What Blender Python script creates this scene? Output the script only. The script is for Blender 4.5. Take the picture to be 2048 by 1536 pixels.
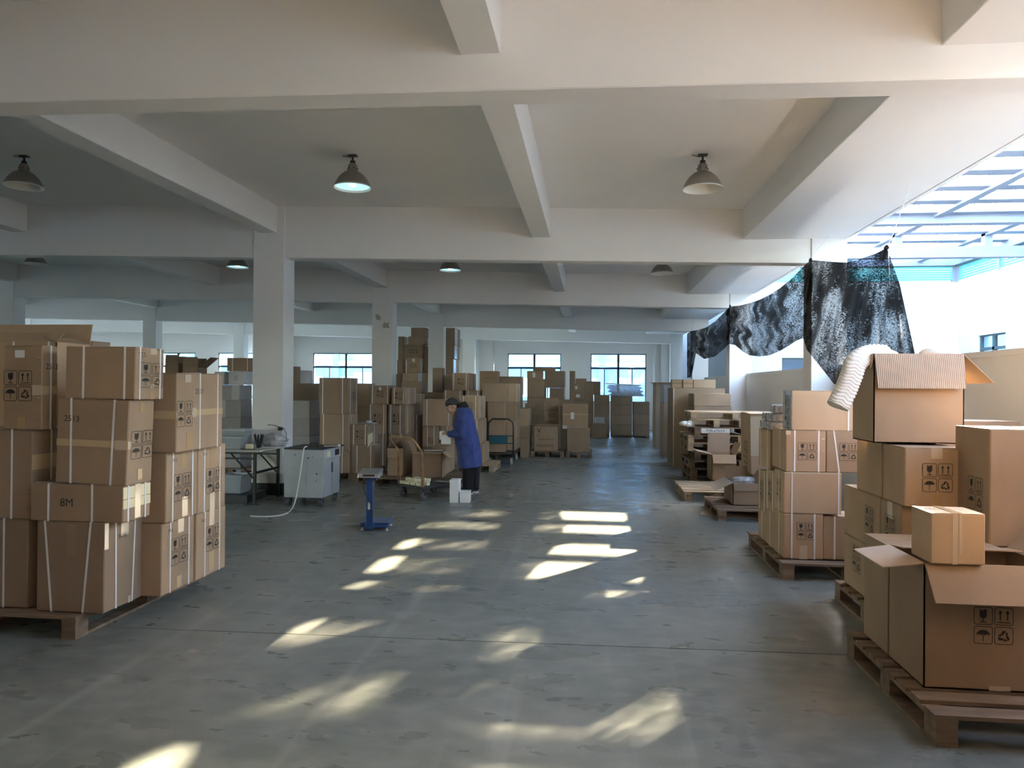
import bpy, bmesh, math, random
from mathutils import Vector, Matrix, noise
R = random.Random(7)
for o in list(bpy.data.objects): bpy.data.objects.remove(o)
SC = bpy.context.scene; COL = SC.collection; D = bpy.data; PI = math.pi
# ---------------------------------------------------------------- camera
FP = 1430.0; EYE = 1.65; YAW = 0.11008; PITCH = 0.00471; ROLL = 0.008
CP = Vector((0, 0, EYE))
FW = Vector((-math.sin(YAW)*math.cos(PITCH), math.cos(YAW)*math.cos(PITCH), math.sin(PITCH)))
_r = Vector((math.cos(YAW), math.sin(YAW), 0)); _u = _r.cross(FW)
RT = _r*math.cos(ROLL) + _u*math.sin(ROLL); UP = RT.cross(FW)
cam = D.objects.new('camera', D.cameras.new('camera')); COL.objects.link(cam)
m = Matrix((RT, UP, -FW)).transposed().to_4x4(); m.translation = CP; cam.matrix_world = m
cam.data.sensor_width = 36; cam.data.lens = FP/2048*36; cam.data.clip_end = 500; cam.data.clip_start = .05
SC.camera = cam
# ---------------------------------------------------------------- view, sky, sun
SC.view_settings.view_transform = 'Standard'; SC.view_settings.look = 'None'
SC.view_settings.exposure = 1.95; SC.view_settings.gamma = 1.0; SC.view_settings.use_curve_mapping = False
SUN = Vector((1.0, 1.3, .68)).normalized()
w = D.worlds.new('world'); SC.world = w; w.use_nodes = True; nt = w.node_tree
bg = nt.nodes['Background']; sky = nt.nodes.new('ShaderNodeTexSky'); sky.sky_type = 'NISHITA'; sky.sun_disc = False
sky.sun_elevation = math.asin(SUN.z); sky.sun_rotation = math.atan2(SUN.x, SUN.y); sky.air_density = 1.2; sky.dust_density = 1.6; sky.ozone_density = 2
hs = nt.nodes.new('ShaderNodeHueSaturation'); hs.inputs['Saturation'].default_value = 1.0; nt.links.new(sky.outputs[0], hs.inputs['Color']); nt.links.new(hs.outputs[0], bg.inputs[0]); bg.inputs[1].default_value = 1.9
sun = D.objects.new('sun', D.lights.new('sun', 'SUN')); COL.objects.link(sun)
sun.data.energy = 30; sun.data.color = (1, .83, .58); sun.data.angle = math.radians(.53)
sun.rotation_euler = SUN.to_track_quat('Z', 'Y').to_euler(); sun.location = (12, 16, 12)
def portal(loc, rot, sx, sy):
    l = D.lights.new('daylight_portal', 'AREA'); l.shape = 'RECTANGLE'; l.size = sx; l.size_y = sy
    l.cycles.is_portal = True
    o = D.objects.new('daylight_portal', l); COL.objects.link(o); o.location = loc; o.rotation_euler = rot
# ---------------------------------------------------------------- pixel rays onto real planes
def ray(px, py): return RT*((px-1024)/FP) - UP*((py-768)/FP) + FW
def atY(px, py, Y): d = ray(px, py); return CP + d*(Y/d.y)
def atX(px, py, X): d = ray(px, py); return CP + d*(X/d.x)
def atZ(px, py, z): d = ray(px, py); return CP + d*((z-EYE)/d.z)
def reach(p, L, px):                        # length along L from p at which the point meets column px
    q = p-CP; k = px-1024
    return (k*FW.dot(q) - FP*RT.dot(q)) / (FP*RT.dot(L) - k*FW.dot(L))
# ---------------------------------------------------------------- materials
def mat(name, col, rough=.8, metal=0, **k):
    m = D.materials.new(name); m.use_nodes = True; b = m.node_tree.nodes['Principled BSDF']
    b.inputs['Base Color'].default_value = (*col, 1); b.inputs['Roughness'].default_value = rough
    b.inputs['Metallic'].default_value = metal
    if 'spec' in k: b.inputs['Specular IOR Level'].default_value = k['spec']
    if 'emit' in k:
        b.inputs['Emission Color'].default_value = (*k['emit'][0], 1); b.inputs['Emission Strength'].default_value = k['emit'][1]
    if 'alpha' in k: b.inputs['Alpha'].default_value = k['alpha']
    if 'trans' in k: b.inputs['Transmission Weight'].default_value = k['trans']
    return m
def N(m, t, **ins):
    n = m.node_tree.nodes.new(t)
    for k, v in ins.items():
        if k.startswith('_'): setattr(n, k[1:], v)
        else: n.inputs[k].default_value = v
    return n
def noisy(m, c1, c2, scale=3, detail=6, stretch=(1,1,1), bump=0, bscale=40, world=False, lo=.3, hi=.7):
    t = m.node_tree; L = t.links.new; b = t.nodes['Principled BSDF']
    tc = N(m, 'ShaderNodeTexCoord'); mp = N(m, 'ShaderNodeMapping'); mp.inputs['Scale'].default_value = stretch
    if world:
        g = N(m, 'ShaderNodeNewGeometry'); L(g.outputs['Position'], mp.inputs[0])
    else: L(tc.outputs['Object'], mp.inputs[0])
    n = N(m, 'ShaderNodeTexNoise', Scale=scale, Detail=detail); L(mp.outputs[0], n.inputs['Vector'])
    mr = N(m, 'ShaderNodeMapRange'); mr.inputs['From Min'].default_value = lo; mr.inputs['From Max'].default_value = hi
    L(n.outputs['Fac'], mr.inputs['Value'])
    mx = N(m, 'ShaderNodeMix', _data_type='RGBA'); mx.inputs[6].default_value = (*c1, 1); mx.inputs[7].default_value = (*c2, 1)
    L(mr.outputs[0], mx.inputs[0]); L(mx.outputs[2], b.inputs['Base Color'])
    if bump:
        n2 = N(m, 'ShaderNodeTexNoise', Scale=bscale, Detail=3); L(mp.outputs[0], n2.inputs['Vector'])
        bp = N(m, 'ShaderNodeBump', Strength=bump, Distance=.01); L(n2.outputs['Fac'], bp.inputs['Height']); L(bp.outputs[0], b.inputs['Normal'])
    return m, mx
def board(name, c, rough=.75):
    m = mat(name, c, rough); c2 = tuple(v*.8 for v in c)
    _, mx = noisy(m, c2, c, 2.2, 5, (1,1,.7), .25, 5)
    t = m.node_tree; L = t.links.new; b = t.nodes['Principled BSDF']
    oi = N(m, 'ShaderNodeObjectInfo'); hs = N(m, 'ShaderNodeHueSaturation'); mr = N(m, 'ShaderNodeMapRange')
    mr.inputs['To Min'].default_value = .85; mr.inputs['To Max'].default_value = 1.12
    L(oi.outputs['Random'], mr.inputs['Value']); L(mr.outputs[0], hs.inputs['Value']); L(mx.outputs[2], hs.inputs['Color']); L(hs.outputs[0], b.inputs['Base Color'])
    return m
M = {}
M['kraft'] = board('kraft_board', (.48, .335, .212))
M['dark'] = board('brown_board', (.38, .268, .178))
M['light'] = board('pale_kraft_board', (.58, .415, .265))
M['grey'] = board('grey_board', (.42, .40, .40))
M['white'] = board('white_board', (.74, .73, .75))
M['rib'] = board('ribbed_board', (.56, .43, .32))
_t = M['rib'].node_tree; _tc = N(M['rib'], 'ShaderNodeTexCoord'); _w = N(M['rib'], 'ShaderNodeTexWave', Scale=26, Distortion=.6); _b = N(M['rib'], 'ShaderNodeBump', Strength=.5, Distance=.004)
_t.links.new(_tc.outputs['Object'], _w.inputs['Vector']); _t.links.new(_w.outputs['Fac'], _b.inputs['Height']); _t.links.new(_b.outputs[0], _t.nodes['Principled BSDF'].inputs['Normal'])
M['plaster'] = noisy(mat('white_plaster', (.78,.77,.74), .85), (.81,.80,.785), (.86,.85,.83), .7, 8, world=True, bump=.08, bscale=18)[0]
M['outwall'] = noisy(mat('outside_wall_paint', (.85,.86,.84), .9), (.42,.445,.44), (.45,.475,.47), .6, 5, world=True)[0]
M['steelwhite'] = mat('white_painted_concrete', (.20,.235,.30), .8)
M['black'] = mat('black_paint', (.018,.018,.02), .5)
M['ink'] = mat('black_print', (.03,.026,.024), .7)
M['strap'] = mat('white_plastic_strap', (.86,.86,.86), .35)
M['tape'] = mat('tan_packing_tape', (.52,.36,.20), .22)
M['palet'] = mat('pale_packing_tape', (.62,.46,.27), .25)
M['clear'] = mat('glossy_clear_tape', (.66,.54,.40), .22, spec=.8)
M['creamtape'] = mat('cream_masking_tape', (.80,.72,.47), .4)
M['staple'] = mat('bright_staple', (.9,.9,.88), .25, .8)
M['wood'] = noisy(mat('pallet_wood', (.3,.2,.12), .85), (.17,.115,.075), (.33,.235,.16), 3, 6, (1,6,8), .3, 30)[0]
M['palewood'] = noisy(mat('pale_pallet_wood', (.5,.38,.24), .85), (.38,.28,.18), (.60,.47,.31), 3, 6, (1,6,8), .3, 30)[0]
M['blue'] = mat('blue_enamel', (.025,.07,.21), .35)
M['bluetop'] = mat('worn_blue_enamel', (.10,.16,.27), .4)
M['steel'] = mat('brushed_steel', (.62,.65,.70), .3, .9)
M['greymetal'] = noisy(mat('light_grey_painted_metal', (.45,.48,.50), .45), (.37,.40,.42), (.47,.50,.52), 3, 8)[0]
M['darkmetal'] = mat('dark_metal', (.05,.052,.055), .5, .3)
M['rust'] = noisy(mat('rusty_orange_tube', (.35,.19,.09), .5), (.20,.10,.055), (.50,.30,.14), 12, 4)[0]
M['rubber'] = mat('grey_rubber', (.10,.10,.10), .7)
M['caster'] = mat('pale_caster_wheel', (.55,.53,.47), .5)
M['coat'] = noisy(mat('blue_cotton', (.045,.075,.26), .9), (.035,.06,.21), (.06,.095,.32), 9, 5, bump=.5, bscale=14)[0]
M['trouser'] = mat('black_cotton', (.012,.012,.015), .9)
M['skin'] = mat('skin', (.46,.28,.20), .55)
M['hair'] = mat('black_hair', (.03,.026,.024), .7)
M['shoe'] = mat('dark_shoe', (.04,.04,.045), .5)
M['sole'] = mat('white_sole', (.7,.7,.68), .6)
M['paper'] = mat('white_paper', (.82,.82,.80), .7)
M['cream'] = mat('cream_card', (.80,.76,.55), .6)
M['plastic'] = mat('frosted_plastic', (.50,.54,.57), .3, alpha=.75)
M['film'] = noisy(mat('shiny_plastic_film', (.5,.5,.5), .12, spec=.9), (.38,.38,.38), (.62,.62,.62), 14, 5, bump=1.0, bscale=10)[0]
M['red'] = mat('red_card', (.33,.02,.025), .5)
M['silver'] = noisy(mat('silver_wrap', (.35,.38,.42), .3, .4), (.20,.23,.27), (.5,.53,.57), 30, 4, bump=.5, bscale=40)[0]
M['foam'] = mat('white_foam', (.86,.84,.78), .9)
M['green'] = mat('teal_louver', (.10,.42,.42), .5)
M['frame'] = mat('dark_green_window_frame', (.035,.06,.065), .5)
M['bluepl'] = mat('teal_plate', (.02,.12,.17), .45)
M['lamp'] = mat('grey_lamp_enamel', (.24,.22,.19), .4, .2)
M['lampin'] = mat('white_lamp_inside', (.72,.70,.62), .4)
M['lit'] = mat('lit_lamp_face', (.7,.9,1), .4, emit=((.46,.84,1.0), .27))
M['bulb'] = mat('lit_bulb', (1,1,1), .4, emit=((.85,.95,1.0), 3))
M['glass'] = mat('window_glass', (.7,.85,.9), .02, alpha=.22)
M['table'] = mat('grey_table_top', (.47,.45,.41), .6)
M['farwall'] = mat('far_building_paint', (.20,.30,.42), .8)
M['farblue'] = mat('far_building_blue', (.06,.10,.22), .7)
M['farglass'] = mat('far_building_glass', (.25,.42,.48), .3)
M['ground'] = mat('outside_concrete', (.13,.125,.115), .9)
M['underside'] = mat('dark_void', (.02,.02,.02), .9)
_g = M['glass']; _t = _g.node_tree; _tr = N(_g, 'ShaderNodeBsdfTransparent'); _tr.inputs[0].default_value = (.60,.71,.84,1)
_gl = N(_g, 'ShaderNodeBsdfGlossy', Roughness=.03); _mx = N(_g, 'ShaderNodeMixShader', Fac=.06); _t.links.new(_tr.outputs[0], _mx.inputs[1]); _t.links.new(_gl.outputs[0], _mx.inputs[2]); _t.links.new(_mx.outputs[0], _t.nodes['Material Output'].inputs['Surface'])
# floor: worn green-grey painted concrete
fl = mat('green_grey_floor_paint', (.12,.15,.14), .35); M['floor'] = fl
def _floor():
    t = fl.node_tree; L = t.links.new; b = t.nodes['Principled BSDF']
    g = N(fl, 'ShaderNodeNewGeometry')
    def nz(sc, st, det=6, rot=0):
        mp = N(fl, 'ShaderNodeMapping'); mp.inputs['Scale'].default_value = st; mp.inputs['Rotation'].default_value = (0,0,rot); L(g.outputs['Position'], mp.inputs[0])
        n = N(fl, 'ShaderNodeTexNoise', Scale=sc, Detail=det); L(mp.outputs[0], n.inputs['Vector']); return n
    def rng(n, a, c, ta=0, tb=1):
        r = N(fl, 'ShaderNodeMapRange'); r.inputs['From Min'].default_value = a; r.inputs['From Max'].default_value = c
        r.inputs['To Min'].default_value = ta; r.inputs['To Max'].default_value = tb; L(n.outputs[0], r.inputs['Value']); return r
    def mix(f, c1, c2):
        x = N(fl, 'ShaderNodeMix', _data_type='RGBA'); L(f.outputs[0], x.inputs[0])
        for i, c in ((6, c1), (7, c2)):
            if isinstance(c, tuple): x.inputs[i].default_value = (*c, 1)
            else: L(c.outputs[2], x.inputs[i])
        return x
    big = mix(rng(nz(.55, (1,1,1), 8), .35, .68), (.150,.170,.155), (.250,.262,.238))
    fine = mix(rng(nz(5, (1,1.6,1), 8), .42, .75, 0, .5), big, (.34,.35,.325))
    scr = mix(rng(nz(7, (1,.035,1), 3, -.35), .58, .74, 0, .30), fine, (.45,.46,.43))
    sp = mix(rng(nz(8.5, (1,1.1,1), 5), .70, .80, 0, .2), scr, (.09,.10,.095))
    sp2 = mix(rng(nz(14, (1,1.2,1), 2), .76, .79, 0, .25), sp, (.06,.065,.06))
    L(sp2.outputs[2], b.inputs['Base Color'])
    rg = rng(nz(2.2, (1,2,1), 7), .3, .75, .22, .48); L(rg.outputs[0], b.inputs['Roughness'])
    bp = N(fl, 'ShaderNodeBump', Strength=.18, Distance=.006); L(nz(9, (1,2.2,1), 5).outputs[0], bp.inputs['Height']); L(bp.outputs[0], b.inputs['Normal'])
_floor()
# curtain: loosely woven black net
cu = mat('black_woven_net', (.010,.009,.009), .9); M['net'] = cu
def _net():
    t = cu.node_tree; L = t.links.new; b = t.nodes['Principled BSDF']; out = t.nodes['Material Output']
    g = N(cu, 'ShaderNodeNewGeometry')
    def nz(sc, st, det):
        mp = N(cu, 'ShaderNodeMapping'); mp.inputs['Scale'].default_value = st; L(g.outputs['Position'], mp.inputs[0])
        n = N(cu, 'ShaderNodeTexNoise', Scale=sc, Detail=det); L(mp.outputs[0], n.inputs['Vector']); return n
    n = nz(42, (1,.45,2.2), 3); n2 = nz(1.9, (1,1,1.2), 2)
    a = N(cu, 'ShaderNodeMath', _operation='MULTIPLY'); L(n.outputs[0], a.inputs[0]); L(n2.outputs[0], a.inputs[1])
    r = N(cu, 'ShaderNodeMapRange'); r.inputs['From Min'].default_value = .22; r.inputs['From Max'].default_value = .36
    r.inputs['To Min'].default_value = .01; r.inputs['To Max'].default_value = .30; L(a.outputs[0], r.inputs['Value'])
    tr = N(cu, 'ShaderNodeBsdfTransparent'); mx = N(cu, 'ShaderNodeMixShader'); L(r.outputs[0], mx.inputs[0]); L(b.outputs[0], mx.inputs[1]); L(tr.outputs[0], mx.inputs[2])
    L(mx.outputs[0], out.inputs['Surface'])
_net()
def _foam():
    m = M['foam']; t = m.node_tree; b = t.nodes['Principled BSDF']; b.inputs['Subsurface Weight'].default_value = 0
_foam()
# ---------------------------------------------------------------- mesh helpers
class G:
    def __init__(s): s.v = []; s.f = []
    def box(s, a, b, T=None):
        x0,y0,z0 = a; x1,y1,z1 = b; n = len(s.v)
        P = [Vector(p) for p in ((x0,y0,z0),(x1,y0,z0),(x1,y1,z0),(x0,y1,z0),(x0,y0,z1),(x1,y0,z1),(x1,y1,z1),(x0,y1,z1))]
        if T: P = [T @ p for p in P]
        s.v += P; s.f += [tuple(n+i for i in q) for q in ((0,3,2,1),(4,5,6,7),(0,1,5,4),(1,2,6,5),(2,3,7,6),(3,0,4,7))]; return s
    def hexa(s, P):
        n = len(s.v); s.v += [Vector(p) for p in P]; s.f += [tuple(n+i for i in q) for q in ((0,3,2,1),(4,5,6,7),(0,1,5,4),(1,2,6,5),(2,3,7,6),(3,0,4,7))]; return s
    def tube(s, pts, r, n=8, cap=True):
        pts = [Vector(p) for p in pts]; rs = r if isinstance(r, (list, tuple)) else [r]*len(pts); base = len(s.v); ref = None
        for i, p in enumerate(pts):
            d = (pts[min(i+1, len(pts)-1)]-pts[max(i-1, 0)]).normalized()
            if ref is None: ref = d.orthogonal().normalized()
            u = (ref - d*ref.dot(d)).normalized(); ref = u; v = d.cross(u)
            for k in range(n):
                a = 2*PI*k/n; s.v.append(p + (u*math.cos(a)+v*math.sin(a))*rs[i])
        for i in range(len(pts)-1):
            for k in range(n):
                a = base+i*n+k; b = base+i*n+(k+1)%n; s.f.append((a, b, b+n, a+n))
        if cap: s.f.append(tuple(base+k for k in range(n))[::-1]); e = base+(len(pts)-1)*n; s.f.append(tuple(e+k for k in range(n)))
        return s
    def lathe(s, prof, n=24, c=(0,0,0), close=True):
        base = len(s.v); c = Vector(c)
        for r, z in prof:
            for k in range(n): a = 2*PI*k/n; s.v.append(c+Vector((r*math.cos(a), r*math.sin(a), z)))
        for i in range(len(prof)-1):
            for k in range(n):
                a = base+i*n+k; b = base+i*n+(k+1)%n; s.f.append((a, b, b+n, a+n))
        return s
    def loft(s, rings, cap=True):
        base = len(s.v); n = len(rings[0])
        for r in rings: s.v += [Vector(p) for p in r]
        for i in range(len(rings)-1):
            for k in range(n):
                a = base+i*n+k; b = base+i*n+(k+1)%n; s.f.append((a, b, b+n, a+n))
        if cap: s.f.append(tuple(base+k for k in range(n))[::-1]); e = base+(len(rings)-1)*n; s.f.append(tuple(e+k for k in range(n)))
        return s
    def ball(s, c, rad, T=None, n=14, m=9):
        c = Vector(c); rings = []
        for j in range(1, m):
            t = PI*j/m; rings.append([])
            for k in range(n):
                a = 2*PI*k/n; p = Vector((rad[0]*math.sin(t)*math.cos(a), rad[1]*math.sin(t)*math.sin(a), -rad[2]*math.cos(t)))
                if T: p = T @ p
                rings[-1].append(c+p)
        return s.loft(rings)
    def quad(s, *P): n = len(s.v); s.v += [Vector(p) for p in P]; s.f.append(tuple(range(n, n+len(P)))); return s
    def make(s, name, mt, parent=None, smooth=False, bevel=0, loc=None, sub=0):
        me = D.meshes.new(name); me.from_pydata([tuple(v) for v in s.v], [], s.f); me.update()
        bm = bmesh.new(); bm.from_mesh(me); bmesh.ops.recalc_face_normals(bm, faces=bm.faces)
        if bevel: bmesh.ops.bevel(bm, geom=list(bm.edges), offset=bevel, segments=1, affect='EDGES', clamp_overlap=True)
        bm.to_mesh(me); bm.free()
        if smooth:
            for p in me.polygons: p.use_smooth = True
        me.materials.append(M[mt] if isinstance(mt, str) else mt)
        return link(name, me, parent, loc)
def link(name, me, parent=None, loc=None):
    o = D.objects.new(name, me); COL.objects.link(o)
    if parent: o.parent = parent
    if loc: o.location = loc
    return o
def tag(o, label=None, cat=None, group=None, kind=None):
    if label: o['label'] = label
    if cat: o['category'] = cat
    if group: o['group'] = group
    if kind: o['kind'] = kind
    return o
def empty(name, loc, rz=0, **k):
    o = D.objects.new(name, None); COL.objects.link(o); o.location = loc; o.rotation_euler = (0, 0, rz); o.empty_display_size = .1
    return tag(o, **k)
def struct(o, label=None): o['kind'] = 'structure'; o['label'] = label or o.name; return o
# ================================================================ SETTING
CT = .026
def slabz(x): return 4.25 - CT*(x+.6)
XL, XR, YB, YF = -30.0, 3.53, -8.0, 28.9
# floor with recessed joints between the poured bays
fb = struct(G().box((XL-.3, YB-.3, -.30), (3.9, YF+.3, -.02)).make('floor', 'underside'), 'green grey painted concrete floor')
def j1(x): return 4.61 + .027*(x+.5)
ys = [(YB-.3, YB-.3), (-1.3,-1.3), None, (10.33,10.27), (16.2,16.2), (22.0,22.0), (YF+.3, YF+.3)]
for i in range(6):
    def edge(k, x, s):
        if k == 2: return j1(x)+s*.005
        return ys[k][0]+s*(.004 if 0 < k < 6 else 0)
    x0, x1 = XL-.3, 3.9
    G().hexa([(x0,edge(i,x0,1),-.02),(x1,edge(i,x1,1),-.02),(x1,edge(i+1,x1,-1),-.02),(x0,edge(i+1,x0,-1),-.02),
              (x0,edge(i,x0,1),0),(x1,edge(i,x1,1),0),(x1,edge(i+1,x1,-1),0),(x0,edge(i+1,x0,-1),0)]).make('concrete_slab', 'floor', fb)
# roof slab, sloping gently
struct(G().hexa([(XL-.3,YB-.3,slabz(XL)),(3.5,YB-.3,slabz(3.5)),(3.5,YF+.3,slabz(3.5)),(XL-.3,YF+.3,slabz(XL)),
        (XL-.3,YB-.3,slabz(XL)+.2),(3.5,YB-.3,slabz(3.5)+.2),(3.5,YF+.3,slabz(3.5)+.2),(XL-.3,YF+.3,slabz(XL)+.2)]).make('ceiling', 'plaster'), 'white plastered ceiling slab')
def cross_beam(Y, zb, sl, label, x0=XL, x1=3.03, wd=.25):
    P = []
    for top in (0, 1):
        for x, y in ((x0,Y),(x1,Y),(x1,Y+wd),(x0,Y+wd)): P.append((x, y, slabz(x)+.02 if top else zb-sl*(x+1)))
    return struct(G().hexa(P).make('ceiling_beam', 'plaster', bevel=.008), label)
cross_beam(-1.2, 3.5, .015, 'cross beam behind the camera'); cross_beam(4.6, 3.587, .013, 'nearest cross beam spanning the ceiling', x1=3.5)
cross_beam(10.33, 3.497, .022, 'second cross beam, at the large column'); cross_beam(16.22, 3.525, .021, 'third cross beam')
cross_beam(22.02, 3.46, .021, 'fourth cross beam'); cross_beam(28.04, 3.465, .021, 'fifth cross beam near the far wall')
def long_beam(x0, x1, label, dz=0):
    xm = (x0+x1)/2
    def zz(x): return slabz(x)-.43+dz
    struct(G().hexa([(x0,YB,zz(xm)),(x1,YB,zz(xm)),(x1,YF,zz(xm)),(x0,YF,zz(xm)),(x0,YB,slabz(x0)+.02),(x1,YB,slabz(x1)+.02),(x1,YF,slabz(x1)+.02),(x0,YF,slabz(x0)+.02)]).make('ceiling_beam', 'plaster', bevel=.006), label)
long_beam(-.865, -.60, 'lengthwise beam along the middle of the aisle bay'); long_beam(-4.99, -4.72, 'lengthwise beam over the row of large columns', .02)
long_beam(-9.1, -8.84, 'lengthwise beam in the left bay'); long_beam(-14.4, -14.13, 'lengthwise beam over the left column row'); long_beam(-19, -18.73, 'far left lengthwise beam')
long_beam(-24, -23.7, 'outermost left lengthwise beam')
long_beam(2.105, 3.5, 'wide flat edge beam beside the courtyard', .02)
struct(G().box((3.5, YB, 3.745), (3.56, YF, 4.6)).make('trim_1', 'plaster'), 'drip edge of the roof over the courtyard')
for r, (x0, x1, nm) in enumerate(((3.03,3.50,'courtyard side'), (-5.085,-4.60,'middle row'), (-14.65,-14.2,'left row'), (-24.2,-23.75,'far left row'))):
    for k, y in enumerate((-1.25, 4.6, 10.3, 16.2, 22.0, 28.0)):
        if k in (0, 1) and r > 0 and False: continue
        if k == 1: continue
        g = struct(G().box((x0, y, 0), (x1, y+.38, slabz(x0)-.0)).make('column', 'plaster', bevel=.008), 'square white column, %s, number %d into the hall' % (nm, k))
        G().box((x0-.004, y-.004, 0), (x1+.004, y+.384, .18)).make('base_band', 'black', g)
# chipped plaster on the second column of the middle row
chip = mat('bare_render', (.42,.41,.39), .95); M['chip'] = chip
def blob(px, py, Y, pts, parent, sc=1):
    g = G(); P = [atY(px+a*sc, py+b*sc, Y) for a, b in pts]; g.quad(*P); return g.make('plaster_chip', 'chip', parent)
c2 = [o for o in COL.objects if o.name.startswith('column') and abs(o.data.vertices[0].co.y-16.2) < .6 and -5.2 < o.data.vertices[0].co.x < -4.5][0]
blob(757, 635, 16.195, [(-6,-6),(-1,-7),(2,-3),(5,-3),(4,4),(0,6),(-5,3)], c2)
blob(771, 650, 16.195, [(-3,-7),(0,-3),(7,-6),(6,0),(8,7),(2,5),(-6,7),(-4,2),(-9,3),(-4,-2)], c2)
# far wall with window openings
def wall_with_holes(name, axis, pos, thick, u0, u1, z0, z1, holes, mt='plaster'):
    g = G(); us = sorted({u0, u1, *[h[0] for h in holes], *[h[1] for h in holes]})
    for a, b in zip(us, us[1:]):
        hs = sorted([(h[2], h[3]) for h in holes if h[0] <= a+1e-6 and h[1] >= b-1e-6]); zc = z0
        for h in hs+[(z1, z1)]:
            if h[0] > zc+1e-4:
                if axis == 'y': g.box((a, pos, zc), (b, pos+thick, h[0]))
                else: g.box((pos, a, zc), (pos+thick, b, h[0]))
            zc = h[1]
    return struct(g.make(name, mt), name.replace('_', ' '))
WZ0, WZ1 = 1.09, 3.02
WX = [(-.02, 2.18), (-3.37, -1.21), (-11.6, -8.75), (-15.8, -13.3), (-18.4, -16.83), (-24.5,-22.3), (-28,-25.8)]
wall_with_holes('wall_back', 'y', YF, .24, XL, 3.9, 0, 5.6, [(a, b, WZ0, WZ1) for a, b in WX])
def window(n, x0, x1, Y, label, z0=WZ0, z1=WZ1, axis='y', four=True, gl=True, fm='frame'):
    r = empty('window_%d' % n, ((x0+x1)/2, Y, z0) if axis == 'y' else (Y, (x0+x1)/2, z0), label=label, kind='structure')
    W = (x1-x0)/2; H = z1-z0; zt = H*.70; t = .035; ax = 0 if axis == 'y' else 1
    def bx(u0, u1, za, zb, d0=-.04, d1=.04): return ((u0, d0, za), (u1, d1, zb)) if ax == 0 else ((d0, u0, za), (d1, u1, zb))
    g = G()
    for b in ((-W, W, 0, t), (-W, W, H-t, H), (-W, -W+t, 0, H), (W-t, W, 0, H)): g.box(*bx(*b))
    g.make('window_frame', fm, r)
    G().box(*bx(-W+t, W-t, zt-.035, zt+.035)).make('transom', fm, r)
    G().box(*bx(-.045, .045, t, H-t)).make('mullion', fm, r)
    if four:
        for u in (-W/2, W/2): G().box(*bx(u-.02, u+.02, t, zt-.035, -.03, .03)).make('sash_bar', fm, r)
    if gl:
        for u0, u1 in ((-W+t, -.045), (.045, W-t)):
            for za, zb in ((t, zt-.035), (zt+.035, H-t)): G().box(*bx(u0, u1, za, zb, -.004, .004)).make('pane', 'glass', r)
    return r
names = ['right-hand window in the far wall', 'second window from the right in the far wall', 'wide window between the two middle columns', 'window behind the grey carton wall', 'window behind the tall near left stack', 'far left window', 'outermost left window']
for i, (a, b) in enumerate(WX):
    window(i+1, a, b, YF+.06, names[i])
    portal(((a+b)/2, YF+.3, (WZ0+WZ1)/2), (PI/2, 0, PI) if False else (-PI/2, 0, 0), b-a, WZ1-WZ0)
    struct(G().box((a-.03, YF-.04, WZ0-.04), (b+.03, YF+.1, WZ0)).make('trim_%d' % (i+2), 'plaster'), 'window sill')
# wall at the near end, behind the photographer, with its windows
hb = [(x, x+2.4, 1.1, 2.9) for x in (-23,-17)]
wall_with_holes('wall_front', 'y', YB-.24, .24, XL, 3.9, 0, 5.6, hb)
for h in hb: portal(((h[0]+h[1])/2, YB-.3, (h[2]+h[3])/2), (PI/2, 0, 0), h[1]-h[0], h[3]-h[2])
hl = [(y, y+2.6, 1.1, 3.1) for y in (8, 12.2, 18, 23.5)]  # out-of-view window openings, added to bring more daylight into the hall
wall_with_holes('wall_left', 'x', XL-.24, .24, YB, YF, 0, 5.6, hl)
for h in hl: portal((XL-.3, (h[0]+h[1])/2, 2.1), (0, -PI/2, 0), 2.0, 2.6)
# courtyard parapet
pp = struct(G().box((3.40, YB, 0), (3.52, YF, 1.975)).make('wall_right', 'plaster'), 'low white wall between hall and courtyard')
struct(G().box((3.38, YB, 1.9), (3.54, -2.0, 4.3)).make('wall_right', 'plaster'), 'unseen wall added beside the photographer to cut the courtyard light')  # out-of-view wall added above the parapet to block near courtyard light
for a, b in ((-.85, 10.3), (10.69, 16.2), (16.6, 22.0), (22.4, 27.9)):
    G().box((3.385, a+.02, 1.945), (3.53, b-.02, 1.995)).make('coping', 'plaster', pp)
for k in range(1): portal((3.6, 10, 2.9), (0, PI/2, 0), 1.8, 36)
# corner pilaster and downpipe by the far right window
struct(G().box((2.75, 28.55, 0), (3.03, 28.9, 4.0)).make('trim_20', 'plaster'), 'white pilaster in the far right corner')
tag(G().tube([(2.5,28.75,.0),(2.5,28.75,3.6)], .055, 10).make('downpipe', 'paper', smooth=True), 'white vertical drainpipe right of the far right window', 'pipe')
tag(G().tube([(-3.95,28.82,.0),(-3.95,28.82,3.5)], .025, 6).make('conduit', 'paper', smooth=True), 'thin white conduit on the far wall left of the windows', 'pipe')
struct(G().box((-12.9,28.4,0),(-12.45,28.9,4.3)).make('trim_21','plaster'),'wall pier left of the wide window')
struct(G().box((-4.95,28.4,0),(-4.55,28.9,4.3)).make('trim_22','plaster'),'wall pier behind the fourth middle column')
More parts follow.
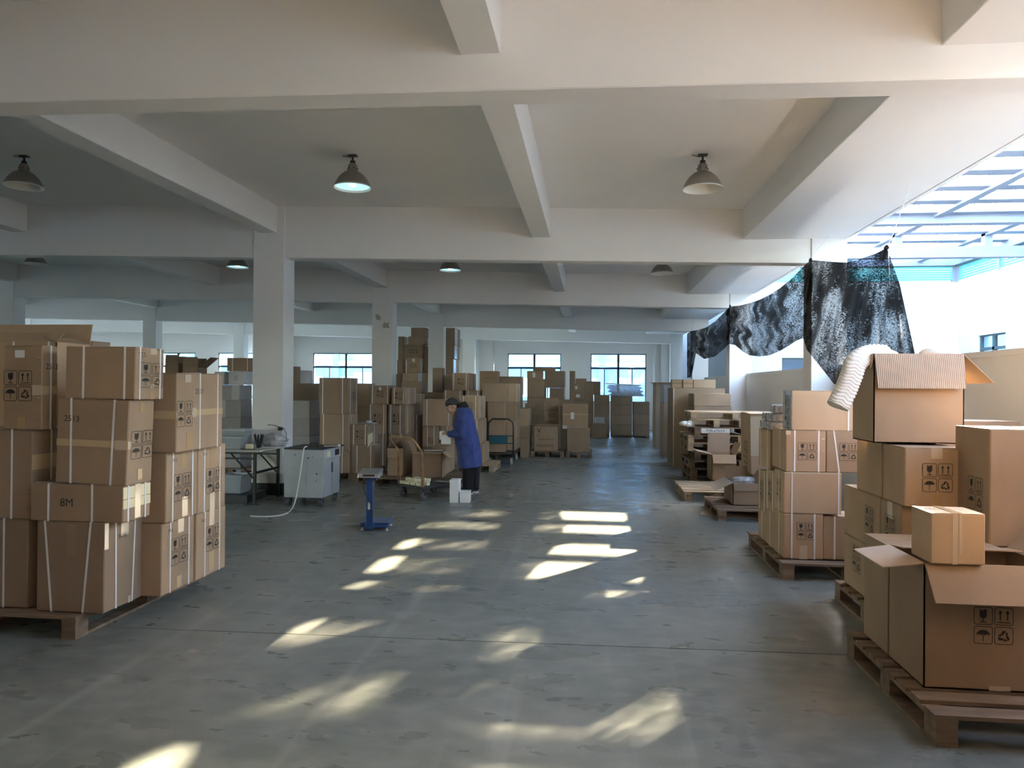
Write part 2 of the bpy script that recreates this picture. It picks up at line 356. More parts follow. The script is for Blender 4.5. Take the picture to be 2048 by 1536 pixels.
# ---------------------------------------------------------------- courtyard
CR, CY = 9.72, 20.3; WT, LT = 4.57, 4.99
struct(G().box((3.9, YB-2, -.12), (CR+.3, CY+9, -.02)).make('courtyard_ground', 'ground'), 'courtyard ground')
struct(G().box((-70, -50, -.5), (70, 110, -.35)).make('yard_ground', 'ground'), 'ground outside')
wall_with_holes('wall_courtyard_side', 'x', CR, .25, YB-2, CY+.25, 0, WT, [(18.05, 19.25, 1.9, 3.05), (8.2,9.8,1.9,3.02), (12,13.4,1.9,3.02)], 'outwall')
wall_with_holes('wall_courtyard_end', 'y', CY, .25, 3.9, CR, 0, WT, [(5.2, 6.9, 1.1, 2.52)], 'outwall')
window(11, 18.05, 19.25, CR+.08, 'window in the bright courtyard side wall', 1.9, 3.05, 'x', False, True, 'frame')
window(12, 5.2, 6.9, CY+.08, 'window in the courtyard end wall under the curtain', 1.1, 2.52, 'y', False, True, 'frame')
window(13, 12, 13.4, CR+.08, 'second window in the courtyard side wall', 1.9, 3.02, 'x', False, True, 'farblue')
struct(G().box((CR+2.5, 7, 0), (CR+2.6, 20, 4)).make('room_behind_window_wall', 'outwall'), 'pale wall inside the room across the courtyard')
wd = empty('louver_band', (CR, 10, WT), label='teal louvered band along the top of the courtyard walls', kind='structure')
def loc_(p, o): return (p[0]-o.location.x, p[1]-o.location.y, p[2]-o.location.z)
nL = 6
for k in range(nL):
    z = WT+.03+k*(LT-WT-.04)/nL
    G().hexa([loc_(p, wd) for p in ((CR-.02,2,z),(CR+.05,2,z+.015),(CR+.05,CY,z+.015),(CR-.02,CY,z),(CR-.02,2,z+.052),(CR+.05,2,z+.067),(CR+.05,CY,z+.067),(CR-.02,CY,z+.052))]).make('louver_blade', 'green', wd)
    G().hexa([loc_(p, wd) for p in ((3.9,CY-.02,z),(CR,CY-.02,z),(CR,CY+.05,z+.015),(3.9,CY+.05,z+.015),(3.9,CY-.02,z+.052),(CR,CY-.02,z+.052),(CR,CY+.05,z+.067),(3.9,CY+.05,z+.067))]).make('louver_blade', 'green', wd)
for y in [3.5+2.95*i for i in range(6)]+[CY-.12]:
    G().box(loc_((CR-.04, y, WT), wd), loc_((CR+.06, y+.1, LT), wd)).make('louver_post', 'steelwhite', wd)
for x in (CR-.14, 6.8, 3.95): G().box(loc_((x, CY-.04, WT), wd), loc_((x+.1, CY+.06, LT), wd)).make('louver_post', 'steelwhite', wd)
# open roof grid over the courtyard
rg = empty('roof_grid', (6.6, 10, 5), label='white concrete grid roof over the courtyard', kind='structure')
GZ = 5.10
def gb(a, b, nm): return G().box(loc_(a, rg), loc_(b, rg)).make(nm, 'steelwhite', rg)
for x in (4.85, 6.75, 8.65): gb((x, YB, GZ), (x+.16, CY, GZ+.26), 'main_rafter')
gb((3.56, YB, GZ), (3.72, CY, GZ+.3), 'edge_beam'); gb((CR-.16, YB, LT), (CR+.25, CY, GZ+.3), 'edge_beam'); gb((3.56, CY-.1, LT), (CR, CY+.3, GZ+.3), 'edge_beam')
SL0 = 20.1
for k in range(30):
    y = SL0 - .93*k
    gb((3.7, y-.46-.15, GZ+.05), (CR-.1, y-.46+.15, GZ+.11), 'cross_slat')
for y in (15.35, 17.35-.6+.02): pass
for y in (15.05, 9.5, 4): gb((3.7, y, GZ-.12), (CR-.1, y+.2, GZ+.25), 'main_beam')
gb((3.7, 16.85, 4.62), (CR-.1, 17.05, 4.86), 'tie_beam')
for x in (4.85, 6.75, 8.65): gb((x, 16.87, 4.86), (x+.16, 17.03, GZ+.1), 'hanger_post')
struct(G().box((3.9, CY+.7, 0), (CR+3, 29, 5.3)).make('wall_beyond_courtyard', 'outwall'), 'building volume beyond the courtyard end wall')
# building outside the far windows
fbld = empty('building', (-6, 46, 0), label='pale blue white factory building seen through the far windows', cat='building')
G().box((-26, 0, 0), (26, 6, 3.05)).make('wall', 'farwall', fbld)
G().box((-26, -.25, 3.0), (26, 0, 3.3)).make('ledge', 'paper', fbld)
G().box((-26, 1.0, 3.3), (26, 6, 7.5)).make('upper_wall', 'farglass', fbld)
for x in (-21,-16,-11,-5.5,0,4.2,6.5,10): G().box((x, -.3, 0), (x+.4, 0, 7)).make('pillar', 'farwall', fbld)
for x in [-20+2.3*i for i in range(17)]:
    o = G().box((x, -.08, 1.0), (x+1.4, -.02, 2.3)).make('window', 'farglass', fbld)
    G().box((x+.66, -.1, 1.0), (x+.74, -.02, 2.3)).make('mullion', 'farwall', o)
tw = empty('tower_block', (-16.7, 62, 0), label='blue office tower outside the wide middle window', cat='building')
G().box((-3.2, 0, 0), (3.2, 5, 4.4)).make('wall', 'farblue', tw)
for i in range(3):
    for j in range(3): G().box((-.6+i*.9, -.1, 1.4+j*.9), (-.1+i*.9, -.01, 1.9+j*.9)).make('window', 'paper', tw)
# ================================================================ CARTONS
def text_mesh(s, size):
    cu_ = D.curves.new('t', 'FONT'); cu_.body = s; cu_.size = size; cu_.align_x = 'CENTER'; cu_.align_y = 'CENTER'; cu_.resolution_u = 3
    o = D.objects.new('t', cu_); COL.objects.link(o); bpy.context.view_layer.update()
    me = D.meshes.new_from_object(o.evaluated_get(bpy.context.evaluated_depsgraph_get())); D.objects.remove(o)
    me.materials.clear(); return me
TX = {}
def text(s, size, name, mt, parent, T):
    k = (s, size, mt)
    if k not in TX: TX[k] = text_mesh(s, size); TX[k].materials.append(M[mt])
    o = link(name, TX[k], parent); o.matrix_local = T; return o
def marks_mesh():
    g = G()
    def pl(P, cx, cy): g.quad(*[(cx+x, cy+y, 0) for x, y in P])
    def line(P, w, cx, cy):
        for (x0,y0),(x1,y1) in zip(P, P[1:]):
            d = Vector((x1-x0, y1-y0)); n = Vector((-d.y, d.x)).normalized()*w/2; pl([(x0+n.x,y0+n.y),(x1+n.x,y1+n.y),(x1-n.x,y1-n.y),(x0-n.x,y0-n.y)], cx, cy)
    s = .225; c = .035
    for i, (cx, cy) in enumerate(((-.255,.255),(.255,.255),(-.255,-.255),(.255,-.255))):
        fr = [(-s+c,-s),(s-c,-s),(s,-s+c),(s,s-c),(s-c,s),(-s+c,s),(-s,s-c),(-s,-s+c),(-s+c,-s)]; line(fr, .018, cx, cy)
        if i == 0:
            pl([(-.085,.16),(.0,.13),(.02,.17),(.085,.16),(.085,-.0),(.05,-.06),(-.05,-.06),(-.085,0)], cx, cy); pl([(-.012,-.06),(.012,-.06),(.012,-.15),(-.012,-.15)], cx, cy); pl([(-.08,-.15),(.08,-.15),(.08,-.175),(-.08,-.175)], cx, cy)
        if i == 1:
            for x in (-.09,.09):
                pl([(x-.016,-.11),(x+.016,-.11),(x+.016,.09),(x-.016,.09)], cx, cy); pl([(x-.05,.07),(x+.05,.07),(x,.17)], cx, cy)
            pl([(-.16,-.15),(.16,-.15),(.16,-.175),(-.16,-.175)], cx, cy)
        if i == 2:
            pl([(-.17,0)]+[(.17*math.cos(a), .14*math.sin(a)) for a in [PI-PI*j/10 for j in range(0,11)]]+[(.11,.03),(.05,0),(0,.03),(-.06,0),(-.11,.03)], cx, cy); pl([(-.01,.02),(.01,.02),(.01,-.17),(-.01,-.17)], cx, cy)
        if i == 3:
            for a in (0, 2*PI/3, 4*PI/3):
                def rt(x, y): return (x*math.cos(a)-y*math.sin(a), x*math.sin(a)+y*math.cos(a)-.02)
                pl([rt(-.075,.055),rt(-.03,.15),rt(.04,.15),rt(.06,.10),rt(.02,.11),rt(-.03,.03)], cx, cy); pl([rt(.10,.03),rt(.02,.06),rt(.09,.12)], cx, cy)
    me = D.meshes.new('handling_marks'); me.from_pydata([tuple(v) for v in g.v], [], g.f); me.materials.append(M['ink']); return me
MARK = marks_mesh()
def scrawl_mesh(lines, cols, seed, w=1, h=1):          # rows of small illegible printed characters
    q = random.Random(seed); g = G()
    for r in range(lines):
        y = h*(.5-(r+.5)/lines); ch = h/lines*.55; n = cols if r == 0 else int(cols*1.0)
        for c in range(n):
            x = w*((c+.5)/n-.5)
            for k in range(3):
                dx = q.uniform(-.3,.3)*w/n; dy = q.uniform(-.4,.4)*ch
                if q.random() < .5: a, b = w/n*.34, ch*.09
                else: a, b = w/n*.07, ch*.42
                g.quad((x+dx-a,y+dy-b,0),(x+dx+a,y+dy-b,0),(x+dx+a,y+dy+b,0),(x+dx-a,y+dy+b,0))
    me = D.meshes.new('printed_text'); me.from_pydata([tuple(v) for v in g.v], [], g.f); me.materials.append(M['ink']); return me
SCR = {'a': scrawl_mesh(5, 5, 1), 'row': scrawl_mesh(1, 8, 2, 1, .16), 'few': scrawl_mesh(2, 3, 3, 1, .5)}
REG = {}
def face_T(face, w, d, h, u, v, off=.0028):
    """matrix that puts local XY art on a face; u,v in 0..1 as seen from outside"""
    if face == 'F': return Matrix.Translation((w*(u-.5), -d/2-off, h*v)) @ Matrix.Rotation(PI/2, 4, 'X')
    if face == 'R': return Matrix.Translation((w/2+off, d*(u-.5), h*v)) @ Matrix.Rotation(PI/2, 4, 'Z') @ Matrix.Rotation(PI/2, 4, 'X')
    if face == 'L': return Matrix.Translation((-w/2-off, d*(.5-u), h*v)) @ Matrix.Rotation(-PI/2, 4, 'Z') @ Matrix.Rotation(PI/2, 4, 'X')
    return Matrix.Translation((w*(u-.5), d*(v-.5), h+off))
def strip(e, w, d, h, face, u0, u1, v0, v1, mt='tape', name='tape', off=.0015):
    T = face_T(face, w, d, h, .5, 0, off); W = w if face in 'FT' else d
    g = G(); g.box((W*(u0-.5), h*v0, -off*.9), (W*(u1-.5), h*v1, 0)) if face != 'T' else g.box((w*(u0-.5), d*(v0-.5), -off*.9), (w*(u1-.5), d*(v1-.5), 0))
    if face == 'T': T = Matrix.Translation((0, 0, h+off))
    o = g.make(name, mt, e); o.matrix_local = T; return o
def fit(e, w, d, h, o):
    """dress a carton: straps, tape, marks, writing"""
    for x in o.get('sx', ()):
        a, b = x if isinstance(x, tuple) else (x, x); hw = .0065; e_ = .003; g = G(); rings = []
        for (y, z, f) in ((-d/2-e_, -.0, b), (-d/2-e_, h+e_, a), (d/2+e_, h+e_, a), (d/2+e_, 0, b)):
            X = w*(f-.5); rings.append([(X-hw, y, z), (X+hw, y, z)])
        for i in range(3):
            p, q = rings[i], rings[i+1]; c = Vector((0, 0, h/2))
            def inn(v): v = Vector(v); return Vector((v.x, v.y*(1-.005/d), v.z-(.0025 if v.z > 0 else 0)))
            g.hexa([p[0], p[1], inn(p[1]), inn(p[0]), q[0], q[1], inn(q[1]), inn(q[0])])
        g.make('strap', 'strap', e)
    for y in o.get('sy', ()):
        a, b = y if isinstance(y, tuple) else (y, y); hw = .0065; e_ = .003; g = G(); rings = []
        sgn = 1
        for (x, z, f) in ((-w/2-e_, 0, b), (-w/2-e_, h+e_, a), (w/2+e_, h+e_, a), (w/2+e_, 0, b)):
            Y = d*(f-.5); rings.append([(x, Y-hw, z), (x, Y+hw, z)])
        for i in range(3):
            p, q = rings[i], rings[i+1]
            def inn(v): v = Vector(v); return Vector((v.x*(1-.005/w), v.y, v.z-(.0025 if v.z > 0 else 0)))
            g.hexa([p[0], p[1], inn(p[1]), inn(p[0]), q[0], q[1], inn(q[1]), inn(q[0])])
        g.make('strap', 'strap', e)
    for (fc, u, v, s) in o.get('mk', ()):
        k = s if isinstance(s, tuple) else (s, s)
        q = link('handling_marks', MARK, e); q.matrix_local = face_T(fc, w, d, h, u, v) @ Matrix.Diagonal((k[0], k[1], 1, 1))
    for i_, t in enumerate(o.get('tp', ())): strip(e, w, d, h, *t, off=.0012+.0005*i_) if len(t) == 6 else strip(e, w, d, h, *t, off=.0012+.0005*i_)
    for (fc, u, v, s, st) in o.get('tx', ()): text(st, s, 'lettering', 'ink', e, face_T(fc, w, d, h, u, v, .0032))
    for (fc, u, v, sx, key) in o.get('sc', ()):
        q = link('printed_text', SCR[key], e); q.matrix_local = face_T(fc, w, d, h, u, v) @ Matrix.Diagonal((sx, sx, 1, 1))
    for (fc, u0, n) in o.get('st', ()):
        for i in range(n):
            T = face_T(fc, w, d, h, u0, (i+.6)/(n+.2)); q = G().box((-.011,-.004,-.002),(.011,.004,.001)).make('staple', 'staple', e); q.matrix_local = T
    for (fc, u, v, a, b) in o.get('lb', ()):
        T = face_T(fc, w, d, h, u, v, .002); q = G().box((-a/2,-b/2,-.0015),(a/2,b/2,0)).make('paper_label', 'paper', e); q.matrix_local = T
def place(side, xl, xc, xr, yt, yb, Y=None, z=None, rot=0, dep=None, wid=None, bulk=1):
    """real position and size of a carton from where its near corner stands"""
    zz = (REG[z][1]+.002) if isinstance(z, str) else z
    if Y is None: p = atZ(xc, yb, zz)
    else:
        if isinstance(Y, str): Y = REG[Y][0].y
        p = atY(xc, (yt+(yb or yt))/2, Y)
        if zz is None: zz = atY(xc, yb, Y).z
    p = Vector((p.x, p.y, zz)); h = atY(xc, yt, p.y).z-zz
    ex = Vector((math.cos(rot), math.sin(rot), 0)); ey = Vector((-math.sin(rot), math.cos(rot), 0))
    w = wid or abs(reach(p, -ex if side == 'l' else ex, xl if side == 'l' else xr))
    d = dep or min(.95, abs(reach(p, ey, xr if side == 'l' else xl)))
    c = p + (-ex if side == 'l' else ex)*w/2 + ey*d/2
    return p, c, w, d, h, zz
def carton(c, zz, w, d, h, rot, label, mt='kraft', name='carton', cat='box', group=None, lean=0, bev=.006, **o):
    e = empty(name, (c.x, c.y, zz), rot, label=label, cat=cat, group=group)
    if lean: e.rotation_euler = (0, lean, rot)
    if o.get('raw'):
        G().box((-w/2,-d/2,0),(w/2,d/2,h)).make('body', mt, e, bevel=bev)
    else:
        G().box((-w/2,-d/2,0),(w/2,d/2,h-.003)).make('body', mt, e, bevel=bev)
        G().box((-w/2+.002,-d/2+.002,h-.004),(w/2-.002,-.0015,h)).make('top_flap', mt, e); G().box((-w/2+.002,.0015,h-.004),(w/2-.002,d/2-.002,h)).make('top_flap', mt, e)
    fit(e, w, d, h, o); return e
SPEC = []; DBG = False
def B(key, side, xl, xc, xr, yt, yb, Y=None, z=None, label='', rot=0, dep=None, wid=None, **o):
    p, c, w, d, h, zz = place(side, xl, xc, xr, yt, yb, Y, z, rot, dep, wid)
    REG[key] = (p, zz+h, c, w, d)
    SPEC.append(dict(k=key, x0=c.x-w/2, x1=c.x+w/2, y0=c.y-d/2, y1=c.y+d/2, z0=zz, z1=zz+h, rot=rot, label=label, o=o, open=None))
def settle():
    """neighbouring cartons that would run into each other are shortened where they meet, then all are built"""
    for it in range(3):
        for i, a in enumerate(SPEC):
            for b in SPEC[i+1:]:
                if min(a['z1'], b['z1'])-max(a['z0'], b['z0']) < .03: continue
                px = min(a['x1'], b['x1'])-max(a['x0'], b['x0']); py = min(a['y1'], b['y1'])-max(a['y0'], b['y0'])
                if px < .002 or py < .002: continue
                if DBG and a['k'][0] == 'L': print('SET', a['k'], b['k'], round(px,3), round(py,3))
                n, f = (a, b) if a['y0'] <= b['y0'] else (b, a)
                l, r = (a, b) if a['x0'] <= b['x0'] else (b, a)
                if (px < .10 and px < py) or f['y0']-n['y0'] < .12:
                    if px < .10: l['x1'] -= px/2+.002; r['x0'] += px/2+.002
                    elif n['y1']-f['y0'] < .15: dy = n['y1']-f['y0']+.004; f['y0'] += dy; f['y1'] += dy
                else: n['y1'] = f['y0']-.004
    for q in SPEC:
        c = Vector(((q['x0']+q['x1'])/2, (q['y0']+q['y1'])/2, 0)); w, d, h = q['x1']-q['x0'], q['y1']-q['y0'], q['z1']-q['z0']
        if q['open'] is None: carton(c, q['z0'], w, d, h, q['rot'], q['label'], **q['o'])
        else: open_carton(c, q['z0'], w, d, h, q['rot'], q['label'], q['open'], **q['o'])
def open_carton(c, zz, w, d, h, rot, label, flaps, mt='kraft', inner=None, group=None, **o):
    """flaps: side -> (length, angle from vertical outwards, skew)"""
    e = empty('open_carton', (c.x, c.y, zz), rot, label=label, cat='box', group=group); t = .007
    g = G(); g.box((-w/2,-d/2,0),(w/2,d/2,t)); g.box((-w/2,-d/2,0),(w/2,-d/2+t,h)); g.box((-w/2,d/2-t,0),(w/2,d/2,h)); g.box((-w/2,-d/2,0),(-w/2+t,d/2,h)); g.box((w/2-t,-d/2,0),(w/2,d/2,h))
    g.make('body', mt, e)
    for s, spec in flaps.items():
        ln, an = spec[:2]; fm = spec[2] if len(spec) > 2 else mt
        W = w if s in 'FB' else d; rz = {'F':0,'R':PI/2,'B':PI,'L':-PI/2}[s]; off = (d if s in 'FB' else w)/2
        T = Matrix.Rotation(rz, 4, 'Z') @ Matrix.Translation((0, -off+.002, h-.001)) @ Matrix.Rotation(an, 4, 'X')
        g = G(); g.hexa([(-W/2+.003,-.003,0),(W/2-.003,-.003,0),(W/2-.003,.003,0),(-W/2+.003,.003,0),(-W/2+.012,-.003,ln),(W/2-.012,-.003,ln),(W/2-.012,.003,ln),(-W/2+.012,.003,ln)])
        f = g.make('flap', fm, e); f.matrix_local = T
    fit(e, w, d, h, o); return e
def BO(key, side, xl, xc, xr, yt, yb, Y=None, z=None, label='', rot=0, dep=None, wid=None, flaps={}, **o):
    p, c, w, d, h, zz = place(side, xl, xc, xr, yt, yb, Y, z, rot, dep, wid)
    REG[key] = (p, zz+h, c, w, d)
    SPEC.append(dict(k=key, x0=c.x-w/2, x1=c.x+w/2, y0=c.y-d/2, y1=c.y+d/2, z0=zz, z1=zz+h, rot=rot, label=label, o=o, open=flaps))
def pallet(x0, y0, w, d, label, h=.14, z=0, rot=0, mt='wood', nb=7, group=None, along='x', tx=None):
    """x0,y0 = near left corner; deck boards run along x"""
    ex = Vector((math.cos(rot), math.sin(rot), 0)); ey = Vector((-ex.y, ex.x, 0))
    c = Vector((x0, y0, 0)) + ex*w/2 + ey*d/2; e = empty('pallet', (c.x, c.y, z), rot, label=label, cat='pallet', group=group)
    t = .02; bh = h-3*t; me = None; W, L = (w, d) if along == 'x' else (d, w)
    def sw(a, b): return (a, b) if along == 'x' else ((a[1], a[0], a[2]), (b[1], b[0], b[2]))
    pitch = L/nb; bw = pitch*.74
    for i in range(nb):
        y = -L/2+pitch*(i+.5) - (0 if 0 < i < nb-1 else (pitch-bw)/2*(1 if i == 0 else -1))
        j = R.uniform(-.006, .006)
        a, b = sw((-W/2+j, y-bw/2, h-t), (W/2+j, y+bw/2, h-.001+R.uniform(-.002,0))); G().box(a, b).make('deck_board', mt, e)
    for x in (-W/2+.05, 0, W/2-.05):
        a, b = sw((x-.05, -L/2, h-2*t), (x+.05, L/2, h-t-.0005)); G().box(a, b).make('stringer_board', mt, e)
        a, b = sw((x-.05, -L/2, 0), (x+.05, L/2, t-.001)); G().box(a, b).make('bottom_board', mt, e)
        for y in (-L/2+.06, 0, L/2-.06):
            a, b = sw((x-.048, y-.06, t), (x+.048, y+.06, h-2*t-.0005)); G().box(a, b).make('block', mt, e)
    if tx: text(tx, .06, 'lettering', 'ink', e, Matrix.Translation((-w/2+.06, -d/2-.003, h/2)) @ Matrix.Rotation(PI/2, 4, 'X'))
    return e
# short-hands for carton dressing
S2 = dict(sx=(.22,.78)); SS = dict(sx=(.22,.78), sy=(.22,.78))
def mk(f, u, v, s): return (f, u, v, s)
# ---------------------------------------------------------------- near left pallet load
pallet(-4.95, YL-.06 if False else 4.28, 1.66, 1.62, 'dark wooden pallet under the tall near left load', h=.148, nb=9)
z0 = .15
YL = atZ(207,1228,z0).y; YC = atZ(322,1194,z0).y
B('La','l',-70,55,69,1039,1217,YL+.04,z0,'strapped carton, bottom layer of the near left load, cut by the picture edge',dep=.42,mt='dark',sx=(.3,.62))
B('Lb','l',72,207,290,1046,1228,None,z0,'film-wrapped brown carton with an upward arrow, bottom front corner of the near left load',mt='dark',sx=((.12,.23),(.80,.69)),sy=((.28,.30),(.8,.72)),
  tp=[('F',.45,.58,.62,.97,'dark'),('R',.42,.62,.80,.985,'clear'),('R',.62,.68,.0,.08,'clear'),('R',0,.1,.7,.99,'clear')],tx=[('R',.45,.80,.045,'9-16')])
B('Lc','l',250,322,390,1048,1194,None,z0,'strapped carton with handling marks, bottom layer, second along the side of the near left load',wid=.42,sy=(.25,.82),mk=[('R',.52,.55,(.22,.20))],tp=[('R',.48,.66,.80,1,'clear'),('R',.45,.6,.02,.18,'palet')],tx=[('R',.25,.87,.035,'74-2')],sx=(.5,))
B('Ld','l',320,391.5,450,1029,1162,None,z0,'strapped carton at the far bottom corner of the near left load, nearest the table',wid=.42,sy=(.28,.78),mk=[('R',.55,.56,(.22,.20))],tp=[('R',.42,.6,.76,1,'clear'),('R',.42,.6,.05,.35,'palet')],tx=[('R',.22,.87,.035,'74-2')])
B('Le','l',-150,50,69,1045,1210,YL+.52,z0,'carton hidden in the back of the bottom layer of the near left load',dep=.36,mt='dark')
B('L2a','l',-80,64,112,860,1037,YL+.04,'La','strapped stapled carton with pale tape stripes at the left edge, near left load',mt='dark',sx=(.5,.72),sy=(.4,),st=[('F',.96,5)],tp=[('R',0,1,.55,.72,'palet'),('R',0,1,.18,.3,'palet')],mk=[('F',.28,.42,.17)],dep=.42)
B('L2b','l',60,246,300,971,1042,'Lb','Lb','low flat strapped carton with a cream label and handwritten sizes on the near left load',mt='kraft',tx=[('F',.40,.5,.075,'8M')],sx=(.2,.67),sy=(.18,.8),
  tp=[('R',0,1,.62,.93,'creamtape'),('R',0,1,.36,.60,'creamtape'),('R',.42,.62,.05,1,'clear')])
B('L2c','l',270,332,394,906,1047,'Lc','Lc','strapped marked carton in the near left load, right of the low flat carton',wid=.42,sy=(.2,.83),mk=[('R',.5,.47,(.23,.20))],tp=[('R',.45,.62,.74,1,'tape'),('R',.5,.68,.03,.32,'clear')],tx=[('R',.25,.88,.035,'24-2')])
B('L2d','l',350,396,450,893,1027,'Ld','Ld','strapped marked carton in the second layer of the near left load, nearest the folding table',wid=.42,sy=(.22,.78),mk=[('R',.55,.45,(.23,.20))],tp=[('R',.42,.58,.66,1,'tape'),('R',.42,.6,.0,.27,'clear')],tx=[('R',.22,.87,.035,'74-2')])
B('L2e','l',-150,60,112,862,1037,YL+.52,'Le','carton hidden in the back of the second layer of the near left load',dep=.36,mt='dark')
B('L3a','l',6,84,114,691,857,YL+.04,'L2a','upright stapled carton with a barcode label and handling marks, near left load',st=[('F',.93,4)],mk=[('F',.38,.52,.21)],lb=[('F',.42,.90,.07,.05)],tp=[('R',0,1,.42,.52,'palet'),('F',.75,.99,.41,.53,'clear'),('F',.38,.6,.0,.15,'tape')],sy=(.55,),tx=[('R',.6,.75,.055,'2513')])
B('L3b','l',110,253,303,799,963,'Lb','L2b','leaning strapped carton printed 2513 with one pale tape band on the near left load',sx=((.19,.22),(.80,.78)),lean=.028,
  tp=[('F',0,1,.44,.52,'palet'),('F',.83,.985,.42,.53,'clear'),('R',.42,.6,.86,.98,'tape'),('R',.42,.6,.05,.18,'tape'),('R',0,.12,.43,.52,'clear')],mk=[('R',.55,.47,(.24,.19))],tx=[('F',.21,.76,.055,'2513')])
B('L3c','l',306,353,444,745,896,'Lc','L2c','large strapped carton printed 2513 with pale tape band, top right of the near left load',wid=.42,sy=(.48,.88),sx=(.2,),mk=[('R',.16,.48,(.20,.19))],tp=[('F',0,1,.42,.52,'palet'),('R',.0,.02,.42,.52,'clear'),('R',.38,1,.45,.53,'palet'),('R',.3,.4,.43,.55,'clear'),('R',.2,.32,.03,.24,'tape'),('R',.16,.28,.88,.98,'clear')],tx=[('R',.46,.76,.055,'2513')])
BO('L3e','l',-100,112,130,684,858,YL+.52,'L2e','open carton with its flap standing up behind the upright stapled carton',dep=.36,flaps={'F':(.12,-.9),'B':(.17,.25),'L':(.12,-1.2),'R':(.12,-1.2)},sx=(.6,.93))
B('L4','l',130,270,327,693,795,'Lb','L3b','topmost strapped carton with handling marks on the leaning carton of the near left load',sx=(.26,.85),sy=(.15,.85),mk=[('R',.55,.47,(.26,.17))],tp=[('R',.5,.72,.88,1,'clear'),('R',.5,.68,.0,.18,'tape'),('R',.5,.64,.22,.3,'clear')],lean=.01,sc=[('R',.22,.86,.08,'few')])
# back of the near left load
for i, (za, zb) in enumerate(((.15,.70),(.702,1.25),(1.252,1.80))):
    carton(Vector((-4.55+.3*0, 5.85, 0)), za, .55, .32, zb-za, 0, 'plain brown carton hidden behind the near left load, layer %s from the floor' % ('one','two','three')[i], 'dark')
carton(Vector((-4.40,5.85,0)), 1.802, .24, .25, .22, .05, 'small carton with printed blocks behind the topmost strapped carton', 'dark', sc=[('F',.3,.55,.1,'few'),('F',.75,.55,.1,'few')])
g = G(); rr = random.Random(3); rings = []
for j in range(8):
    t = j/7; rad = .075*(math.sin(PI*min(max(t,.08),.93))**.35); rings.append([(rad*(1+rr.uniform(-.12,.12))*math.cos(2*PI*k/14), rad*(1+rr.uniform(-.12,.12))*math.sin(2*PI*k/14), t*.19) for k in range(14)])
b_ = g.loft(rings).make('plastic_parcel', 'film'); b_.location = (-4.65, 5.84, 1.802); tag(b_, 'crumpled clear plastic wrapped bundle on top of the near left load', 'bag')
# ---------------------------------------------------------------- stacks behind, left of the large column
pallet(-7.1, 12.3, 1.25, 1.1, 'dark pallet under the grey carton wall behind the folding table')
Yg = 12.4
B('G6','l',418,481,504,906,None,Yg,.14,'grey carton, bottom of the grey stack left of the large column',mt='grey')
B('G5','l',418,481,504,871,None,Yg,'G6','grey carton second from the bottom in the grey stack left of the large column',mt='grey')
B('G4','l',418,481,504,835,None,Yg,'G5','grey carton third from the bottom in the grey stack left of the large column',mt='grey')
B('G3','l',418,482,504,800,None,Yg,'G4','grey taped carton fourth from the bottom in the grey stack left of the large column',mt='grey',tp=[('F',.35,.52,0,1,'white')])
B('G2','l',425,480,504,770,None,Yg,'G3','grey carton with a white patch directly under the white carton, left of the large column',mt='grey',tp=[('F',.7,.97,0,1,'white')])
B('G1','l',457,490,506,742,None,Yg,'G2','white carton with small print under the dark strapped carton left of the large column',mt='white',sc=[('F',.45,.5,.1,'a')])
B('G1b','l',424,449,456,743,None,Yg+.15,'G2','small white carton at the left end of the white layer',mt='white',wid=.2,dep=.3)
B('G0','l',454,504,512,716,None,Yg+.25,'G1','dark brown strapped carton on the white carton left of the large column',mt='dark',sx=(.22,.82),dep=.4)
pallet(-8.7, 13.9, 1.3, 1.1, 'pallet under the open carton pile behind the near left load')
B('H1','l',330,400,418,852,None,14,.14,'tall brown carton under the open flapped cartons behind the near left load',mt='dark',dep=.5)
B('H2','l',330,400,418,748,None,14,'H1','brown carton carrying the open flapped cartons behind the near left load',mt='dark',dep=.5)
BO('H3','l',330,357,362,727,None,14,'H2','small open carton with an upright flap against the bright left window',mt='dark',dep=.3,flaps={'F':(.18,0),'B':(.16,.1)})
BO('H4','l',365,396,402,735,None,14,'H2','open carton with a slanting side flap against the bright left window',mt='dark',dep=.35,flaps={'F':(.22,0),'R':(.34,.9),'B':(.2,0)})
# right of the large column
pallet(-5.36, 12.2, .52, 1.1, 'pallet under the film-wrapped grey stack right of the large column')
Yw = 12.3
B('W4','l',570,619,639,940,None,Yw,.14,'grey film-wrapped carton at the bottom of the stack right of the large column',mt='grey',wid=.5)
B('W3','l',570,619,639,905,None,Yw,'W4','grey film-wrapped carton second from the bottom right of the large column',mt='grey',wid=.5)
B('W2','l',570,619,639,873,None,Yw,'W3','grey film-wrapped carton third from the bottom right of the large column',mt='grey',wid=.5)
B('W1','l',570,619,639,838,None,Yw,'W2','grey film-wrapped carton fourth from the bottom right of the large column',mt='grey',wid=.5)
B('W0','l',570,619,639,802,None,Yw,'W1','grey film-wrapped carton topmost right of the large column',mt='grey',wid=.5,tp=[('T',0,1,0,1,'film'),('R',.3,1,0,1,'film')])
B('V1','l',575,634,640,846,None,14.3,0,'lower brown carton behind the film-wrapped grey stack',mt='dark',dep=.4,wid=.7)
B('V2','l',575,638,644,767,None,14.3,'V1','brown carton above and behind the film-wrapped grey stack',mt='dark',dep=.4,wid=.7)
B('V3','l',578,594,599,733,None,14.3,'V2','small upright dark carton right of the large column in front of the wall',mt='dark',dep=.2)
B('V4','l',600,620,623,741,None,14.5,'V2','small white carton tilted beside the small upright dark one',mt='white',dep=.2,rot=.12)
